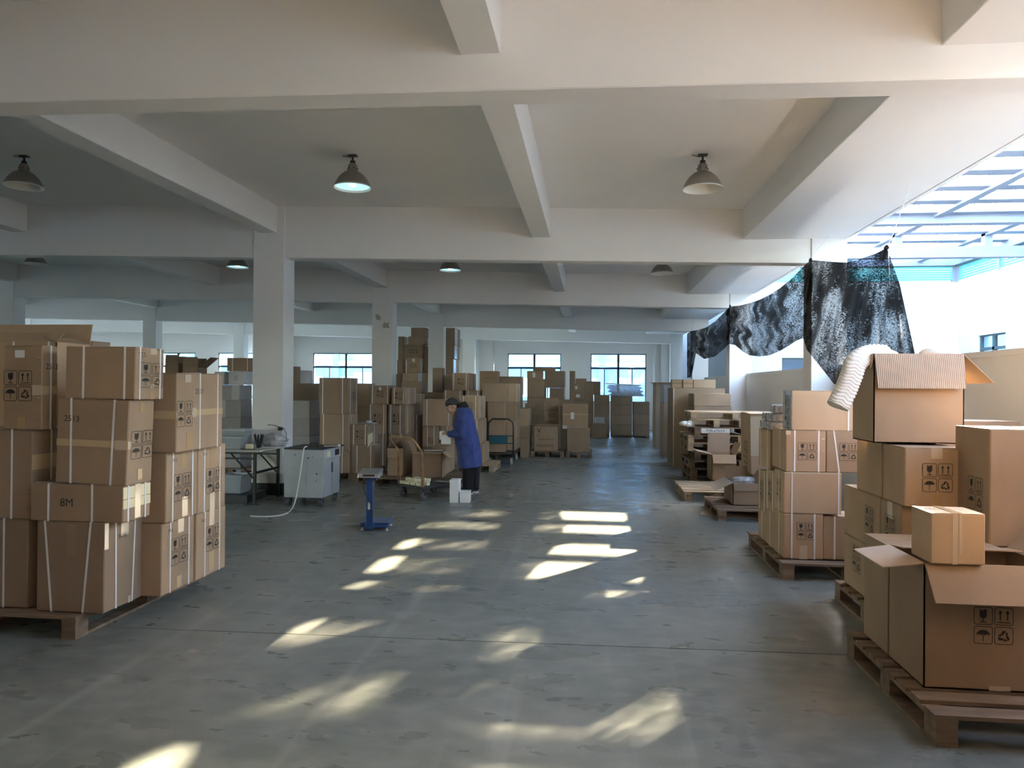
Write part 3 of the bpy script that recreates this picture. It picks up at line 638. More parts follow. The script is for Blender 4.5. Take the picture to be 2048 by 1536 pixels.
# tall strapped pair
pallet(-4.80, 12.15, .68, 1.0, 'dark pallet under the tall strapped brown cartons')
B('T3','l',640,700,715,903,947,None,.14,'strapped brown carton at the bottom of the tall stack behind the strapping machine',mt='dark',sx=(.3,.75))
B('T2','l',639,698,715,829,None,'T3','T3','strapped brown carton in the middle of the tall stack behind the strapping machine',mt='dark',sx=(.13,.8),sy=(.3,))
B('T1','l',638,697,715,756,None,'T3','T2','strapped brown carton on top of the tall stack below the wide window',mt='dark',sx=(.12,.8),sy=(.2,.85),mk=[('R',.6,.5,(.2,.16))])
B('T4','l',700,738,742,850,None,14.6,0,'dark carton in the shade between the tall strapped stack and the marked stack',mt='dark',dep=.5)
B('T5','l',700,738,742,812,None,14.6,'T4','second dark carton up in the shade between the tall strapped stack and the marked stack',mt='dark',dep=.5)
B('T6','l',700,738,742,767,None,14.6,'T5','upper dark carton in the shade between the tall strapped stack and the marked stack',mt='dark',dep=.5)
# K boxes
pallet(-4.10, 12.05, .44, .7, 'low pallet edge under the two small strapped cartons')
B('K2','l',701,748,761,891,947,None,.14,'strapped carton under the small marked carton behind the blue scale',mt='dark',sx=(.25,.85))
B('K1','l',701,736,756,849,None,'K2','K2','small strapped carton with handling marks and a sheet hanging on it behind the blue scale',mt='dark',sx=(.18,.85),sy=(.6,),mk=[('F',.52,.5,.17)])
kp = REG['K1']
ro = G().lathe([(.028,0),(.048,0),(.048,.06),(.028,.06),(.028,0)], 20).make('tape_roll', 'steel', smooth=True); ro.location = (kp[0].x-.02, kp[0].y+.12, kp[1]+.002); tag(ro, 'silver roll standing on the small marked carton', 'tape')
sh = G().hexa([(0,0,0),(.09,.0,.12),(.09,.004,.12),(0,.004,0),(0,0,.22),(.09,0,.27),(.09,.004,.27),(0,.004,.22)]).make('paper_sheet','cream'); sh.location = (kp[0].x-.0, kp[0].y-.012, kp[1]-.40); tag(sh, 'cream paper sheet hanging on the corner of the small marked carton', 'paper')
# marked strapped stack
pallet(-4.2, 13.2, .85, .9, 'dark pallet under the marked strapped stack')
Yq = 13.3
B('Q3a','l',737,773,776,868,935,Yq,.14,'strapped carton, bottom left of the marked stack',mt='dark',sx=(.3,.8),dep=.5)
B('Q3b','l',776,811,831,868,None,Yq,'Q3a' if False else .14,'strapped carton, bottom right of the marked stack',mt='dark',sx=(.2,.75))
B('Q2a','l',737,773,776,809,None,Yq,'Q3a','tall marked strapped carton, middle left of the marked stack',mt='dark',sx=(.1,.85),mk=[('F',.5,.5,(.2,.22))],dep=.5)
B('Q2b','l',776,811,831,809,None,Yq,'Q3b','tall marked strapped carton, middle right of the marked stack',mt='dark',sx=(.15,.7),sy=(.2,.8),mk=[('F',.5,.5,(.2,.22))])
B('Q1a','l',741,779,781,771,None,Yq,'Q2a','marked strapped carton on the top left of the marked stack',mt='dark',sx=(.1,.9),mk=[('F',.5,.55,.15)],lb=[('F',.5,.82,.04,.06)],dep=.5)
B('Q1b','l',783,811,833,776,None,Yq-.1,'Q2b','marked strapped carton on the top right of the marked stack',sx=(.2,.85),sy=(.3,.85),mk=[('F',.5,.5,.17)],mt='kraft')
B('Q5','l',826,840,850,830,None,14.1,0,'tall shaded carton under the narrow strapped one, right of the marked stack',mt='dark',sx=(.5,),dep=.4)
B('Q4','l',826,834,849,789,None,14.1,'Q5','narrow strapped carton right of the marked stack',mt='dark',sx=(.4,),sy=(.5,))
# centre stack behind the worker
pallet(-2.50, 13.75, .64, 1.0, 'pallet sticking out behind the worker, under the centre stack', mt='palewood')
Yc = 13.85
B('C3r','l',940,965,983,889,None,Yc,.14,'plain carton at the bottom right of the stack behind the worker')
B('C2r','l',925,959,976,839,None,Yc,'C3r','strapped carton second up in the stack behind the worker',sx=(.85,),sy=(.5,))
B('C1r','l',921,957,976,792,None,Yc,'C2r','marked strapped carton on top of the stack behind the worker',sx=(.15,.85),sy=(.2,.75),mk=[('F',.45,.55,.18)])
pallet(-3.28, 13.75, .74, 1.0, 'pallet edge below the wide front carton left of the worker')
B('C3a','l',845,878,880,894,None,13.85,.14,'carton under the twin strapped cartons left of the worker',mt='dark',dep=.4)
B('C3b','l',880,915,920,894,None,13.85,.14,'carton behind the open trolley cartons',mt='dark',dep=.4)
B('C2a','l',845,878,879,852,None,13.85,'C3a','left of the two strapped cartons under the wide plain carton',sx=(.3,.7),mk=[('F',.5,.3,.13)],dep=.4)
B('C2b','l',880,915,917,852,None,13.85,'C3b','right of the two strapped cartons under the wide plain carton',sx=(.4,),dep=.4)
B('C1a','l',845,903,908,799,None,13.8,'C2a','wide plain strapped carton left of the worker\'s head',sx=(.15,.9),dep=.4)
# shaded row behind, middle distance
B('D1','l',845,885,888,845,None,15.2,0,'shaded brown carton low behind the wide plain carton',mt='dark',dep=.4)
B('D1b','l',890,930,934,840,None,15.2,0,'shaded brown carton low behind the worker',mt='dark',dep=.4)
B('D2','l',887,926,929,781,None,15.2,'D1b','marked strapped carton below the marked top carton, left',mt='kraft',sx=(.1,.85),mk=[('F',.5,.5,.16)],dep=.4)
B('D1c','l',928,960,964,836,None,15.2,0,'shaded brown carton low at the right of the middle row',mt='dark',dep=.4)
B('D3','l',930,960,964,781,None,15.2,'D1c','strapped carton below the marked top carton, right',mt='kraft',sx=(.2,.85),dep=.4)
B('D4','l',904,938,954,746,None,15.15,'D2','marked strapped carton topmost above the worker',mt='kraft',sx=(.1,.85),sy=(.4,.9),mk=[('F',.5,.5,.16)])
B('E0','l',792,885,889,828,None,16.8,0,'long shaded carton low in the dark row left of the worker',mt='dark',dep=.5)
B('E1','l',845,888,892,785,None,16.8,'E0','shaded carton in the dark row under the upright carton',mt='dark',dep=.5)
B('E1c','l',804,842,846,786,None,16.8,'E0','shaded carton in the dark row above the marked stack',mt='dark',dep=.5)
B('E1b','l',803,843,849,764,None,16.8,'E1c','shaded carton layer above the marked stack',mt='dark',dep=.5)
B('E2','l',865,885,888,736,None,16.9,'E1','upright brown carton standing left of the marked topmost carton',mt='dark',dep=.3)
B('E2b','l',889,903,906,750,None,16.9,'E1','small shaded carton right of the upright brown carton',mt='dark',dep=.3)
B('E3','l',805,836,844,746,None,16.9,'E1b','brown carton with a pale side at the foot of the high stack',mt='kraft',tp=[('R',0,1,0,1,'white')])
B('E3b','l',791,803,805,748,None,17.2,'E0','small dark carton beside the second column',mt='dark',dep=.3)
# high stack between the second and third columns
hz = [('U1',796,858,926,746,None,'lowest'),]
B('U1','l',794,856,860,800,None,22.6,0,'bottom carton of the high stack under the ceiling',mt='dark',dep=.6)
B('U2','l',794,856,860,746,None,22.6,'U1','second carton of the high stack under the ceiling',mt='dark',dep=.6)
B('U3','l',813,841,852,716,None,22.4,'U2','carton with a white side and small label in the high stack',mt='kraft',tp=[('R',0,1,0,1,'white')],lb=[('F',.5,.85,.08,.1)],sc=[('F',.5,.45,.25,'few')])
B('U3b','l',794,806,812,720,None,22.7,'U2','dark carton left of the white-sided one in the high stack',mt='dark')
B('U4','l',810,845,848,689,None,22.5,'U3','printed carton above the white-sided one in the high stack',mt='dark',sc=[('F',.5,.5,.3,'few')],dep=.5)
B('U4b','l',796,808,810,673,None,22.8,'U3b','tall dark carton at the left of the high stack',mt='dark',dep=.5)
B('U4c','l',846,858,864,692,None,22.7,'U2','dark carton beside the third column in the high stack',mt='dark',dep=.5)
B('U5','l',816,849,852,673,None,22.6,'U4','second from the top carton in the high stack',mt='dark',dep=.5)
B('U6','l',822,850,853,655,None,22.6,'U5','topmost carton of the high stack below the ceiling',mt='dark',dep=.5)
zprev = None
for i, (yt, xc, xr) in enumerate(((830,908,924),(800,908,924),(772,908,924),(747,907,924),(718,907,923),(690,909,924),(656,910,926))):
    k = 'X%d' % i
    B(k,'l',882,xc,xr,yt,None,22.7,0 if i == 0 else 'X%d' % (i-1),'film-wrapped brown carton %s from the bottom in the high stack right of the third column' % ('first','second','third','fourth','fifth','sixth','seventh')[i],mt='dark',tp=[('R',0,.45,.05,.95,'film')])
# ---------------------------------------------------------------- cart with printed cartons, right of the worker
Yk = 15.2
B('P4a','l',976,1010,1031,877,None,Yk,.26,'printed carton on the cart, bottom front left',sc=[('R',.5,.5,.28,'a')],dep=.45)
B('P4b','l',1012,1031.5,1044,877,None,Yk+.47,.26,'printed carton on the cart, bottom rear',sc=[('R',.5,.5,.28,'a')],wid=.5)
B('P3a','l',976,1010,1031,841,None,Yk,'P4a','printed carton on the cart, second layer front',sc=[('R',.5,.5,.28,'a')],dep=.45)
B('P3b','l',1012,1032,1044,841,None,Yk+.47,'P4b','printed carton on the cart, second layer rear',sc=[('R',.5,.5,.28,'a')],wid=.5)
B('P2a','l',975,1010,1031,804,None,Yk,'P3a','printed taped carton on the cart, third layer front',sc=[('R',.5,.5,.28,'a')],tp=[('R',.3,.7,.85,1,'clear')],dep=.45)
B('P2b','l',1012,1032,1043,804,None,Yk+.47,'P3b','printed taped carton on the cart, third layer rear',sc=[('R',.5,.5,.28,'a')],tp=[('R',.3,.7,.85,1,'clear')],wid=.5)
B('P1a','l',964,1012,1031,767,None,Yk,'P2a','wide printed carton on the cart, top layer front',mt='light',sc=[('R',.5,.55,.26,'a')],dep=.45)
B('P1b','l',1014,1032,1043,767,None,Yk+.47,'P2b','printed carton on the cart, top layer rear',mt='light',sc=[('R',.5,.55,.26,'a')],wid=.5)
B('P5','l',925,962,966,804,None,16.6,0,'tall shaded carton behind the cart load',mt='dark',dep=.5)
B('P5b','l',966,1005,1010,800,None,16.9,0,'tall shaded carton hidden behind the cart',mt='dark',dep=.5)
B('P0','l',959,996,1008,742,None,16.9,'P5b','printed carton standing above the cart load',sc=[('F',.55,.75,.25,'row'),('F',.55,.4,.3,'few')],dep=.45)
B('P6','l',1008,1042,1047,790,None,17.3,0,'shaded carton behind the rear of the cart load',mt='dark',dep=.5)
B('P7','l',998,1043,1049,753,None,17.3,'P6','long dark carton behind the top of the cart load',mt='dark',dep=.5)
def caster(parent, x, y, r=.06, mt='rubber', z=None, ztop=.2):
    g = G().tube([(-.02,0,0),(.02,0,0)], r, 18); o = g.make('wheel', mt, parent); o.location = (x, y, r)
    G().tube([(-.024,0,0),(.024,0,0)], r*.35, 10).make('hub', 'steel', o)
    g = G().box((x-.03,y-.005,r-.01),(x-.024,y+.03,ztop)).box((x+.024,y-.005,r-.01),(x+.03,y+.03,ztop)).box((x-.035,y-.03,ztop-.012),(x+.035,y+.035,ztop)); g.make('caster_fork', 'darkmetal', parent)
def platform_cart(c, w, d, rot, zt, label, hmt, hpts, r, wheel, plate=None, side=-1):
    e = empty('platform_cart', (c[0], c[1], 0), rot, label=label, cat='cart')
    G().box((-w/2,-d/2,zt-.035),(w/2,d/2,zt)).make('deck', 'darkmetal', e, bevel=.006)
    for x in (-w/2+.07, w/2-.07):
        for y in (-d/2+.09, d/2-.09): caster(e, x, y, r, wheel, ztop=zt-.036)
    h = G().tube(hpts, .0165, 8).make('handle', hmt, e, smooth=True)
    return e
# rear cart: handle stands on its near edge
p1, p2 = atY(975,925,15.05), atY(1027,925,15.05)
cw = p2.x-p1.x+.04; ec = platform_cart(((p1.x+p2.x)/2, 15.65), cw, 1.2, 0, .25, 'platform cart with a bent tube handle and teal plate, loaded with printed cartons', 'darkmetal',
   [(-cw/2+.03,-.59,.24),(-cw/2+.03,-.59,.78),(-cw/2+.04,-.59,.90),(-cw/2+.12,-.59,.98),(cw/2-.14,-.59,.98),(cw/2-.05,-.59,.91),(cw/2-.03,-.59,.80),(cw/2-.03,-.59,.24)], .075, 'caster')
for z in (.46, .62): G().tube([(-cw/2+.03,-.59,z),(cw/2-.03,-.59,z)], .012, 6).make('cross_bar', 'bluepl', ec)
G().box((-cw/2+.06,-.60,.475),(cw/2-.15,-.585,.605)).make('plate', 'bluepl', ec)
# cartons right of the cart
B('S3','l',1040,1056,1072,878,912,16.6,0,'brown carton at the bottom right behind the cart',mt='dark')
B('S2','l',1040,1057,1072,852,None,16.6,'S3','brown carton in the middle right behind the cart',mt='dark')
B('S1','l',1038,1056,1072,817,None,16.6,'S2','brown carton with a front flap on top right behind the cart',mt='kraft')
B('S0','l',1050,1068,1072,807,None,17.4,'S1','small dark box set back on the carton behind the cart',mt='dark',dep=.3)
# two near cartons on pallets in the aisle centre
pallet(-1.42, 17.0, .80, .8, 'pallet under the printed carton with the V emblem', mt='wood'); pallet(-.58, 17.0, .62, .8, 'pallet under the plain carton at the aisle end', mt='wood')
Yv = 17.05
B('VJ','l',1068,1116,1124,853,904,Yv,.14,'brown carton printed with a V emblem and a line of characters, in the aisle centre',sc=[('F',.5,.47,.36,'row'),('F',.45,.22,.42,'row')],tx=[('F',.2,.82,.16,'V'),('F',.15,.63,.06,'VJ')],tp=[('F',.2,.8,.17,.178,'ink')],mt='kraft')
B('Y1','l',1134,1180,1183,858,905,Yv,.14,'plain tall carton with a centre seam at the aisle corner',tp=[('F',.48,.5,0,1,'dark'),('F',.25,.7,.0,.02,'clear')],dep=.5)
B('Y2','l',1125,1176,1178,808,None,Yv,'Y1','battered carton with two paper labels on the plain aisle corner carton',tp=[('F',0,1,.56,.6,'palet')],lb=[('F',.39,.52,.08,.16),('F',.09,.06,.1,.08)],dep=.5)
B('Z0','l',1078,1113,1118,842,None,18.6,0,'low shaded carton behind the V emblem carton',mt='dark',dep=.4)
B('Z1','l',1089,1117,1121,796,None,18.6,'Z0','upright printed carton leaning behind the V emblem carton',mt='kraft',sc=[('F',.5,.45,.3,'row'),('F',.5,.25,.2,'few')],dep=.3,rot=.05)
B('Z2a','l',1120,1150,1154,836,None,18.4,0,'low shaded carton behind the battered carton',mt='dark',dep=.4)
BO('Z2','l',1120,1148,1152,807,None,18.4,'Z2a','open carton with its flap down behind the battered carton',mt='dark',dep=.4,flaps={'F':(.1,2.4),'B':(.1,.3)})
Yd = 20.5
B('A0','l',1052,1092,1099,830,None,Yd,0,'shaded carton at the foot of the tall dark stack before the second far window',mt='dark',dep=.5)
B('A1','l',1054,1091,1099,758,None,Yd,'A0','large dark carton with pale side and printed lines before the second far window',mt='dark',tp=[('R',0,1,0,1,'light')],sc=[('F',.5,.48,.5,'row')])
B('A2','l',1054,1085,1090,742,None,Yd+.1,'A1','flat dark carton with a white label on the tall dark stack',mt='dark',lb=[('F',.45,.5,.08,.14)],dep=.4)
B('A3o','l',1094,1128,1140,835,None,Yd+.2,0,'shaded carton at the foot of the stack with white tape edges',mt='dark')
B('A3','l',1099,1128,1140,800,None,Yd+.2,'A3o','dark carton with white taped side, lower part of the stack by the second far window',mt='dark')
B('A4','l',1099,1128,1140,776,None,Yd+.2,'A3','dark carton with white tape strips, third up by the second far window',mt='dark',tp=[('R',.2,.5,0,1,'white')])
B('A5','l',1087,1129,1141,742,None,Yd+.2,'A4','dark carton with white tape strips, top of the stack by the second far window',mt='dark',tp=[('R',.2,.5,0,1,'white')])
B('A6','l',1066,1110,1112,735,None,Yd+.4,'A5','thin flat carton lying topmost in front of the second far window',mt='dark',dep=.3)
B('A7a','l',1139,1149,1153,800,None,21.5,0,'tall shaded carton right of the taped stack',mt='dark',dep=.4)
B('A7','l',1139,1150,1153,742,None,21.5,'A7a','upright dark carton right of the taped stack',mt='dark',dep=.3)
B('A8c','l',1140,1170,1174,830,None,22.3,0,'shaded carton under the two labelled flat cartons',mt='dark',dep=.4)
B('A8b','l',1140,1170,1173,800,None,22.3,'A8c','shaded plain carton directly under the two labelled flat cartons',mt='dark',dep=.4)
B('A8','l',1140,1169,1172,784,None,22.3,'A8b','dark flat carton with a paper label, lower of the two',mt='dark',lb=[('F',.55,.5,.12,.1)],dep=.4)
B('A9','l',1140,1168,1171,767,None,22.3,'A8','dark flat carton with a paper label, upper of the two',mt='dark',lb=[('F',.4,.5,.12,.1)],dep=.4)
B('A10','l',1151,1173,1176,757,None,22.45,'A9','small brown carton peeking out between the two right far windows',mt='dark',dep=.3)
# far row along the back wall
Yr = 24.4
base = [(1172,1206),(1188,1219),(1222,1264),(1267,1299)]
for i, (a, b) in enumerate(((1155,1187),(1188,1219),(1222,1264),(1267,1299))):
    tops = ((848,826,805,784,765),(848,827,808,790),(850,830,810,793),(850,830,804))[i]
    for j, yt in enumerate(tops):
        nm = ('first','second','third','fourth')[i]; ly = ('bottom','second','third','fourth','top')[j]
        B('F%d%d' % (i, j),'l',a,b,b+2,yt,None,Yr+(.25 if i == 0 else 0),.06 if j == 0 else 'F%d%d' % (i, j-1),'shaded brown carton, %s column of the far right window row, %s layer' % (nm, ly),mt='dark',dep=.6)
for i, (a, b) in enumerate(((1155,1219),(1222,1299))):
    q0, q1 = atY(a,875,Yr), atY(b,875,Yr); pallet(q0.x, Yr-.05, q1.x-q0.x, 1.0, 'low dark pallet under the %s half of the far row' % ('left','right')[i], h=.055)
B('F5','l',1172,1201,1203,763,None,Yr+.3,'F13','brown carton just left of the wrapped bag pile',mt='dark',dep=.5)
B('F6','l',1183,1213,1215,847,None,23.6,0,'low brown carton in front of the far row carrying the striped packet',mt='dark',dep=.6)
q = REG['F6']
sb = empty('striped_packet', (q[2].x, q[0].y+.03, q[1]+.002), label='white packet with dark stripes leaning low in the far row', cat='packet')
G().box((-.17,-.02,0),(.17,.02,.2)).make('body', 'paper', sb)
for i in range(6): G().box((-.15+i*.056,-.023,.0),(-.135+i*.056,-.019,.2)).make('stripe', 'ink', sb)
# wrapped foam sheet pile
pc = atY(1250, 790, 24.6); zb = REG['F23'][1]
n_ = 13; hp = atY(1250, 768, 24.6).z - zb
for i in range(n_):
    g = G(); wv = .55+.05*math.sin(i*1.7); t0 = zb+.004+i*hp/n_
    tilt = .05 if i == n_-1 else 0
    rings = [[(x, y, t0-zb+dz - x*tilt) for x, y in ((-wv,-.3),(-wv*.3,-.33),(wv*.4,-.33),(wv,-.27),(wv,.3),(-wv,.3))] for dz in (0, hp/n_*.88)]
    o = g.loft(rings).make('foam_sheet_bundle', 'film', bevel=.006); o.location = (pc.x+.25*(1-i/n_)*.6-.08, 24.8, zb)
    tag(o, 'flat film-wrapped bundle before the far right window, %s from the bottom' % ('first','second','third','fourth','fifth','sixth','seventh','eighth','ninth','tenth','eleventh','twelfth','thirteenth')[i], 'bundle', 'film-wrapped bundles before the far right window')
# ---------------------------------------------------------------- right side, far to near
B('R1','r',1299,1311,1338,766,893,19.9,0,'tall dark carton under a flat board at the far right of the aisle',mt='dark',wid=.55,dep=.9)
o = G().box((0,0,0),(.85,1.0,.02)).make('cardboard_sheet','dark'); q = REG['R1']; o.location = (q[0].x-.06, q[0].y-.06, q[1]+.002); tag(o, 'flat board lying on the tall dark carton at the far right', 'board')
B('R1b','r',1318,1327,1345,806,914,17.5,0,'tall brown carton second from the far end on the right of the aisle',mt='dark',wid=.6)
B('R1c','r',1316,1328,1345,770,None,17.5,'R1b','grey-brown carton standing on the second tall carton on the right',mt='grey',wid=.5,sy=(.4,))
B('R2','r',1335,1345,1449,776,932,15.4,0,'very large brown carton on the right of the aisle beyond the pallet stack',mt='kraft',sx=(.02,),dep=1.0)
for i, (a, b) in enumerate(((1344,1364),(1366,1386))):
    for j, (yt, ln) in enumerate(((767,'lower'),(759,'upper'))):
        B('r%d%d' % (i,j),'r',a,a,b,yt,None,15.5,'R2' if j == 0 else 'r%d0' % i,'small flat carton, %s of the %s pair on the very large brown carton' % (ln, ('left','right')[i]),mt='kraft',dep=.3)
B('r3','r',1386,1387,1431,759,None,15.5,'R2','wide flat pale carton on the very large brown carton',mt='light',dep=.3)
B('R3g','r',1367,1388,1462,812,950,14.5,0,'large plain carton behind the pile of old pallets',mt='kraft',dep=.8)
B('R3h','r',1367,1388,1462,787,None,14.5,'R3g','pale carton lying behind the pile of old pallets',mt='light',dep=.8)
# pile of mixed old pallets
zz_ = 0; rp = random.Random(11)
labs = ['lowest','second','third','fourth','fifth','sixth','seventh','eighth','topmost']
for i in range(9):
    hh = .138 if i < 8 else .12
    x0 = 1.78+rp.uniform(-.10,.06)+(0 if i < 5 else .02); dx = .95 if i < 8 else 1.5
    lastp = pallet(x0, 12.75+rp.uniform(-.08,.08), dx, 1.05, 'old wooden pallet, %s in the pile right of the aisle' % labs[i], h=hh, z=zz_, rot=rp.uniform(-.03,.03), mt='palewood' if i in (4,5,7,8) else 'wood', nb=6).name
    if i == 6:
        no = G().box((-.24,-.008,0),(.24,0,.085)).make('paper_notice','paper',D.objects[lastp]); no.location = (-.12,-.525,.03)
        q = link('printed_text', SCR['row'], no); q.matrix_local = Matrix.Translation((0,-.010,.045)) @ Matrix.Rotation(PI/2,4,'X') @ Matrix.Diagonal((.32,.4,1,1))
    zz_ += hh+.003
g = G()
for i in range(9):
    a = i*.7; g.ball((rp.uniform(-.08,.08), rp.uniform(-.05,.05), .035+rp.uniform(0,.04)), (.05,.045,.04), n=8, m=6)
o = g.make('foam_scrap', 'foam', smooth=True); o.location = (1.9, 12.85, zz_-.125-.14); o.location = (1.62,12.62,zz_-.26); tag(o, 'crumpled white foam scrap stuck in the pile of old pallets', 'packaging')
# flat pallet on the floor
pallet(1.38, 10.75, .95, 1.25, 'pale pallet lying flat on the floor beside the aisle, marked 01', mt='palewood', nb=7, tx='01')
BO('N1','r',1418,1424,1472,909,968,12.05,.142,'open carton with tall pale flaps standing behind the flat pallet',dep=.5,flaps={'L':(.25,1.35,'light'),'B':(.33,.05,'rib'),'F':(.16,2.6),'R':(.2,.4)},mt='kraft')
# pallet with open flapped carton
pallet(1.60, 9.2, 1.1, 1.15, 'dark pallet beside the aisle carrying a carton with a plastic bag', mt='wood', nb=6)
o = G().box((0,0,0),(1.0,1.0,.008)).make('cardboard_sheet','dark'); o.location = (1.42, 9.55, .001); o.rotation_euler = (0,0,-.25); tag(o, 'flat dark board on the floor under the pallet edge', 'board')
BO('N2','r',1448,1466,1520,966,1016,9.55,.142,'small open carton with a flap folded out and a plastic bag inside',flaps={'L':(.24,2.0,'rib'),'F':(.10,2.9),'B':(.16,.2),'R':(.15,.5)},mt='dark')
g = G(); rings = []
for j in range(7):
    t = j/6; rad = .15*math.cos(t*1.4)**.5+.01; rings.append([(rad*1.3*(1+rp.uniform(-.15,.15))*math.cos(2*PI*k/12), rad*.9*(1+rp.uniform(-.15,.15))*math.sin(2*PI*k/12), t*.14) for k in range(12)])
o = g.loft(rings).make('plastic_bag', 'film'); q = REG['N2']; o.location = (q[2].x+.03, q[2].y, q[1]-.09); tag(o, 'crumpled clear plastic bag in the small open carton', 'bag')
B('N3a','r',1478,1503,1546,948,None,9.95,.142,'plain carton under the tall leaning carton',mt='dark',wid=.5,dep=.42)
B('N3','r',1472,1503,1549,826,None,9.95,'N3a','tall brown carton leaning by the wrapped stack, open at the top',mt='kraft',dep=.62,wid=.5,sy=(),mk=[('L',.55,.42,(.22,.2))],sc=[('L',.5,.2,.3,'few')],tp=[('F',0,1,.3,.95,'clear')],lean=-.02)
# ---------------------------------------------------------------- strapped stack on pallet (right middle)
pallet(1.66, 6.42, 1.15, 1.35, 'dark wooden pallet under the film-wrapped strapped stack on the right', nb=7, h=.148)
xL = 1568; Y3 = 6.58
def xq(Y, x=1568): return 1182+(x-1182)*Y3/Y
w3 = REG
def row(prefix, z, cells, faceZ): pass
for i in range(3):
    B('q1%d' % i,'r',0,xq(Y3+.335*i),1639,1027,None,Y3+.335*i,.15,'strapped marked carton, bottom layer, left file, %s from the front of the right middle stack' % ('first','second','third')[i],mt='kraft',dep=.33,wid=.335,sx=(.2,.78),sy=(.5,),mk=[('F',.55,.62,.155)],tp=[('F',.4,.6,.0,.3,'clear')])
B('q13','r',0,1645,1710,1032,None,Y3+.02,.15,'strapped carton at the right of the bottom layer of the right middle stack',mt='kraft',dep=.33,wid=.335,sx=(.3,))
B('q14','r',0,xq(Y3+.36,1648),1710,1032,None,Y3+.36,.15,'rear right carton in the bottom layer of the right middle stack',mt='kraft',dep=.6,wid=.335)
B('q20','r',0,xL,1671,944,None,Y3,'q10','wide strapped carton, second layer of the right middle stack',mt='light',dep=.33,wid=.49,sx=(.14,.95),sy=(.5,),mk=[('L',.5,.5,(.14,.20))],tp=[('F',0,1,.97,1,'clear')])
for i in (1, 2):
    B('q2%d' % i,'r',0,xq(Y3+.335*i),1671,944,None,Y3+.335*i,'q1%d' % i,'strapped carton, second layer, %s from the front of the right middle stack' % ('','second','third')[i],mt='kraft',dep=.33,wid=.49,sy=(.2,.8),mk=[('L',.5,.5,(.14,.20))])
B('q30','r',0,1572,1647,861,None,Y3+.02,'q20','marked strapped film-wrapped carton, left in the third layer of the right middle stack',mt='kraft',dep=.48,wid=.35,sx=(.22,.82),sy=(.4,),mk=[('F',.53,.5,.16)],st=[('F',.93,3)],tp=[('F',0,.12,.9,1,'clear')])
B('q31','r',0,1651,1715,862,None,Y3+.02,'q20' if False else REG['q20'][1]+.002,'marked strapped carton, right in the third layer of the right middle stack',mt='kraft',dep=.48,wid=.35,sx=((.18,.32),),mk=[('F',.55,.5,.16)])
B('q32','r',0,xq(Y3+.52),1647,861,None,Y3+.52,'q21','strapped carton at the rear of the third layer of the right middle stack',mt='kraft',dep=.45,wid=.45,sy=(.2,.8))
B('q40','r',0,1584,1712,781,None,Y3+.05,'q30','large pale strapped carton on top of the right middle stack',mt='light',dep=.30,wid=.62,sx=(.78,),mk=[('L',.5,.45,(.16,.3))],tp=[('L',0,1,0,1,'film')])
q = REG['q32']
for j in range(3):
    for i in range(2 if j < 2 else 1):
        e = empty('silver_packet', (q[0].x+.10+.02*j+.0, q[0].y+.13+.24*i, q[1]+.002+j*.082), label='silver film-wrapped packet, %s layer, %s, beside the large pale carton' % (('lowest','middle','top')[j], ('front','rear')[i]), cat='packet')
        G().box((-.085,-.105,0),(.085,.105,.078)).make('body','silver',e,bevel=.01)
        G().ball((-.087,0,.04),(.012,.03,.02),n=8,m=6).make('knot','film',e)
        G().box((-.088,-.012,0),(.088,.012,.081)).make('band','paper',e)
# ---------------------------------------------------------------- right near big load
pallet(1.93, 4.72, 1.3, 1.2, 'dark pallet under the unstrapped carton load on the right', h=.148, nb=7)
XR_ = 1.98
def RB(key, Ya, Yb, z, h, w, label, **o):
    c = Vector((XR_+w/2+o.pop('dx', 0), (Ya+Yb)/2, 0)); zz = (REG[z][1]+.002) if isinstance(z, str) else z
    REG[key] = (Vector((XR_, Ya, zz)), zz+h, c, w, Yb-Ya); return carton(c, zz, w, Yb-Ya, h, 0, label, **o)
def hz_(px, py, Y): return atY(px, py, Y).z
h1 = hz_(1767,1082,4.85)-.15
RB('ra', 5.33, 5.86, .15, .385, .5, 'marked carton, far end of the bottom layer of the unstrapped right load', mk=[('L',.5,.62,(.18,.2))], mt='kraft')
RB('rb', 4.84, 5.32, .15, .385, .5, 'marked carton, near end of the bottom layer of the unstrapped right load', mk=[('L',.35,.62,(.18,.2))], mt='kraft')
RB('rc', 4.84, 5.5, .15, .385, .7, 'carton hidden at the right of the bottom layer of the unstrapped load', mt='dark', dx=.52)
RB('r2a', 5.17, 5.86, 'ra', .375, .5, 'large marked carton, far end of the second layer of the unstrapped load', mk=[('L',.74,.5,(.17,.2))], mt='kraft', dx=.0)
RB('r2b', 4.83, 5.155, 'rb', .375, .62, 'marked carton, near end of the second layer of the unstrapped load', mk=[('L',.5,.5,(.17,.2))], mt='kraft',tp=[('L',.35,.6,.7,1,'clear')])
RB('r2c', 4.83, 5.4, 'rc', .375, .5, 'carton hidden at the right of the second layer of the unstrapped load', mt='dark', dx=.66)
RB('r3a', 5.14, 5.6, 'r2a', .385, .35, 'plain small carton, far end of the third layer of the unstrapped load', mt='kraft')
RB('r3b', 4.78, 5.12, 'r2b', .375, .375, 'large front-marked carton in the third layer of the unstrapped load', mk=[('F',.52,.50,.185)], tp=[('F',.42,.60,.82,1,'clear'),('F',.42,.60,0,.22,'tape')], mt='kraft')
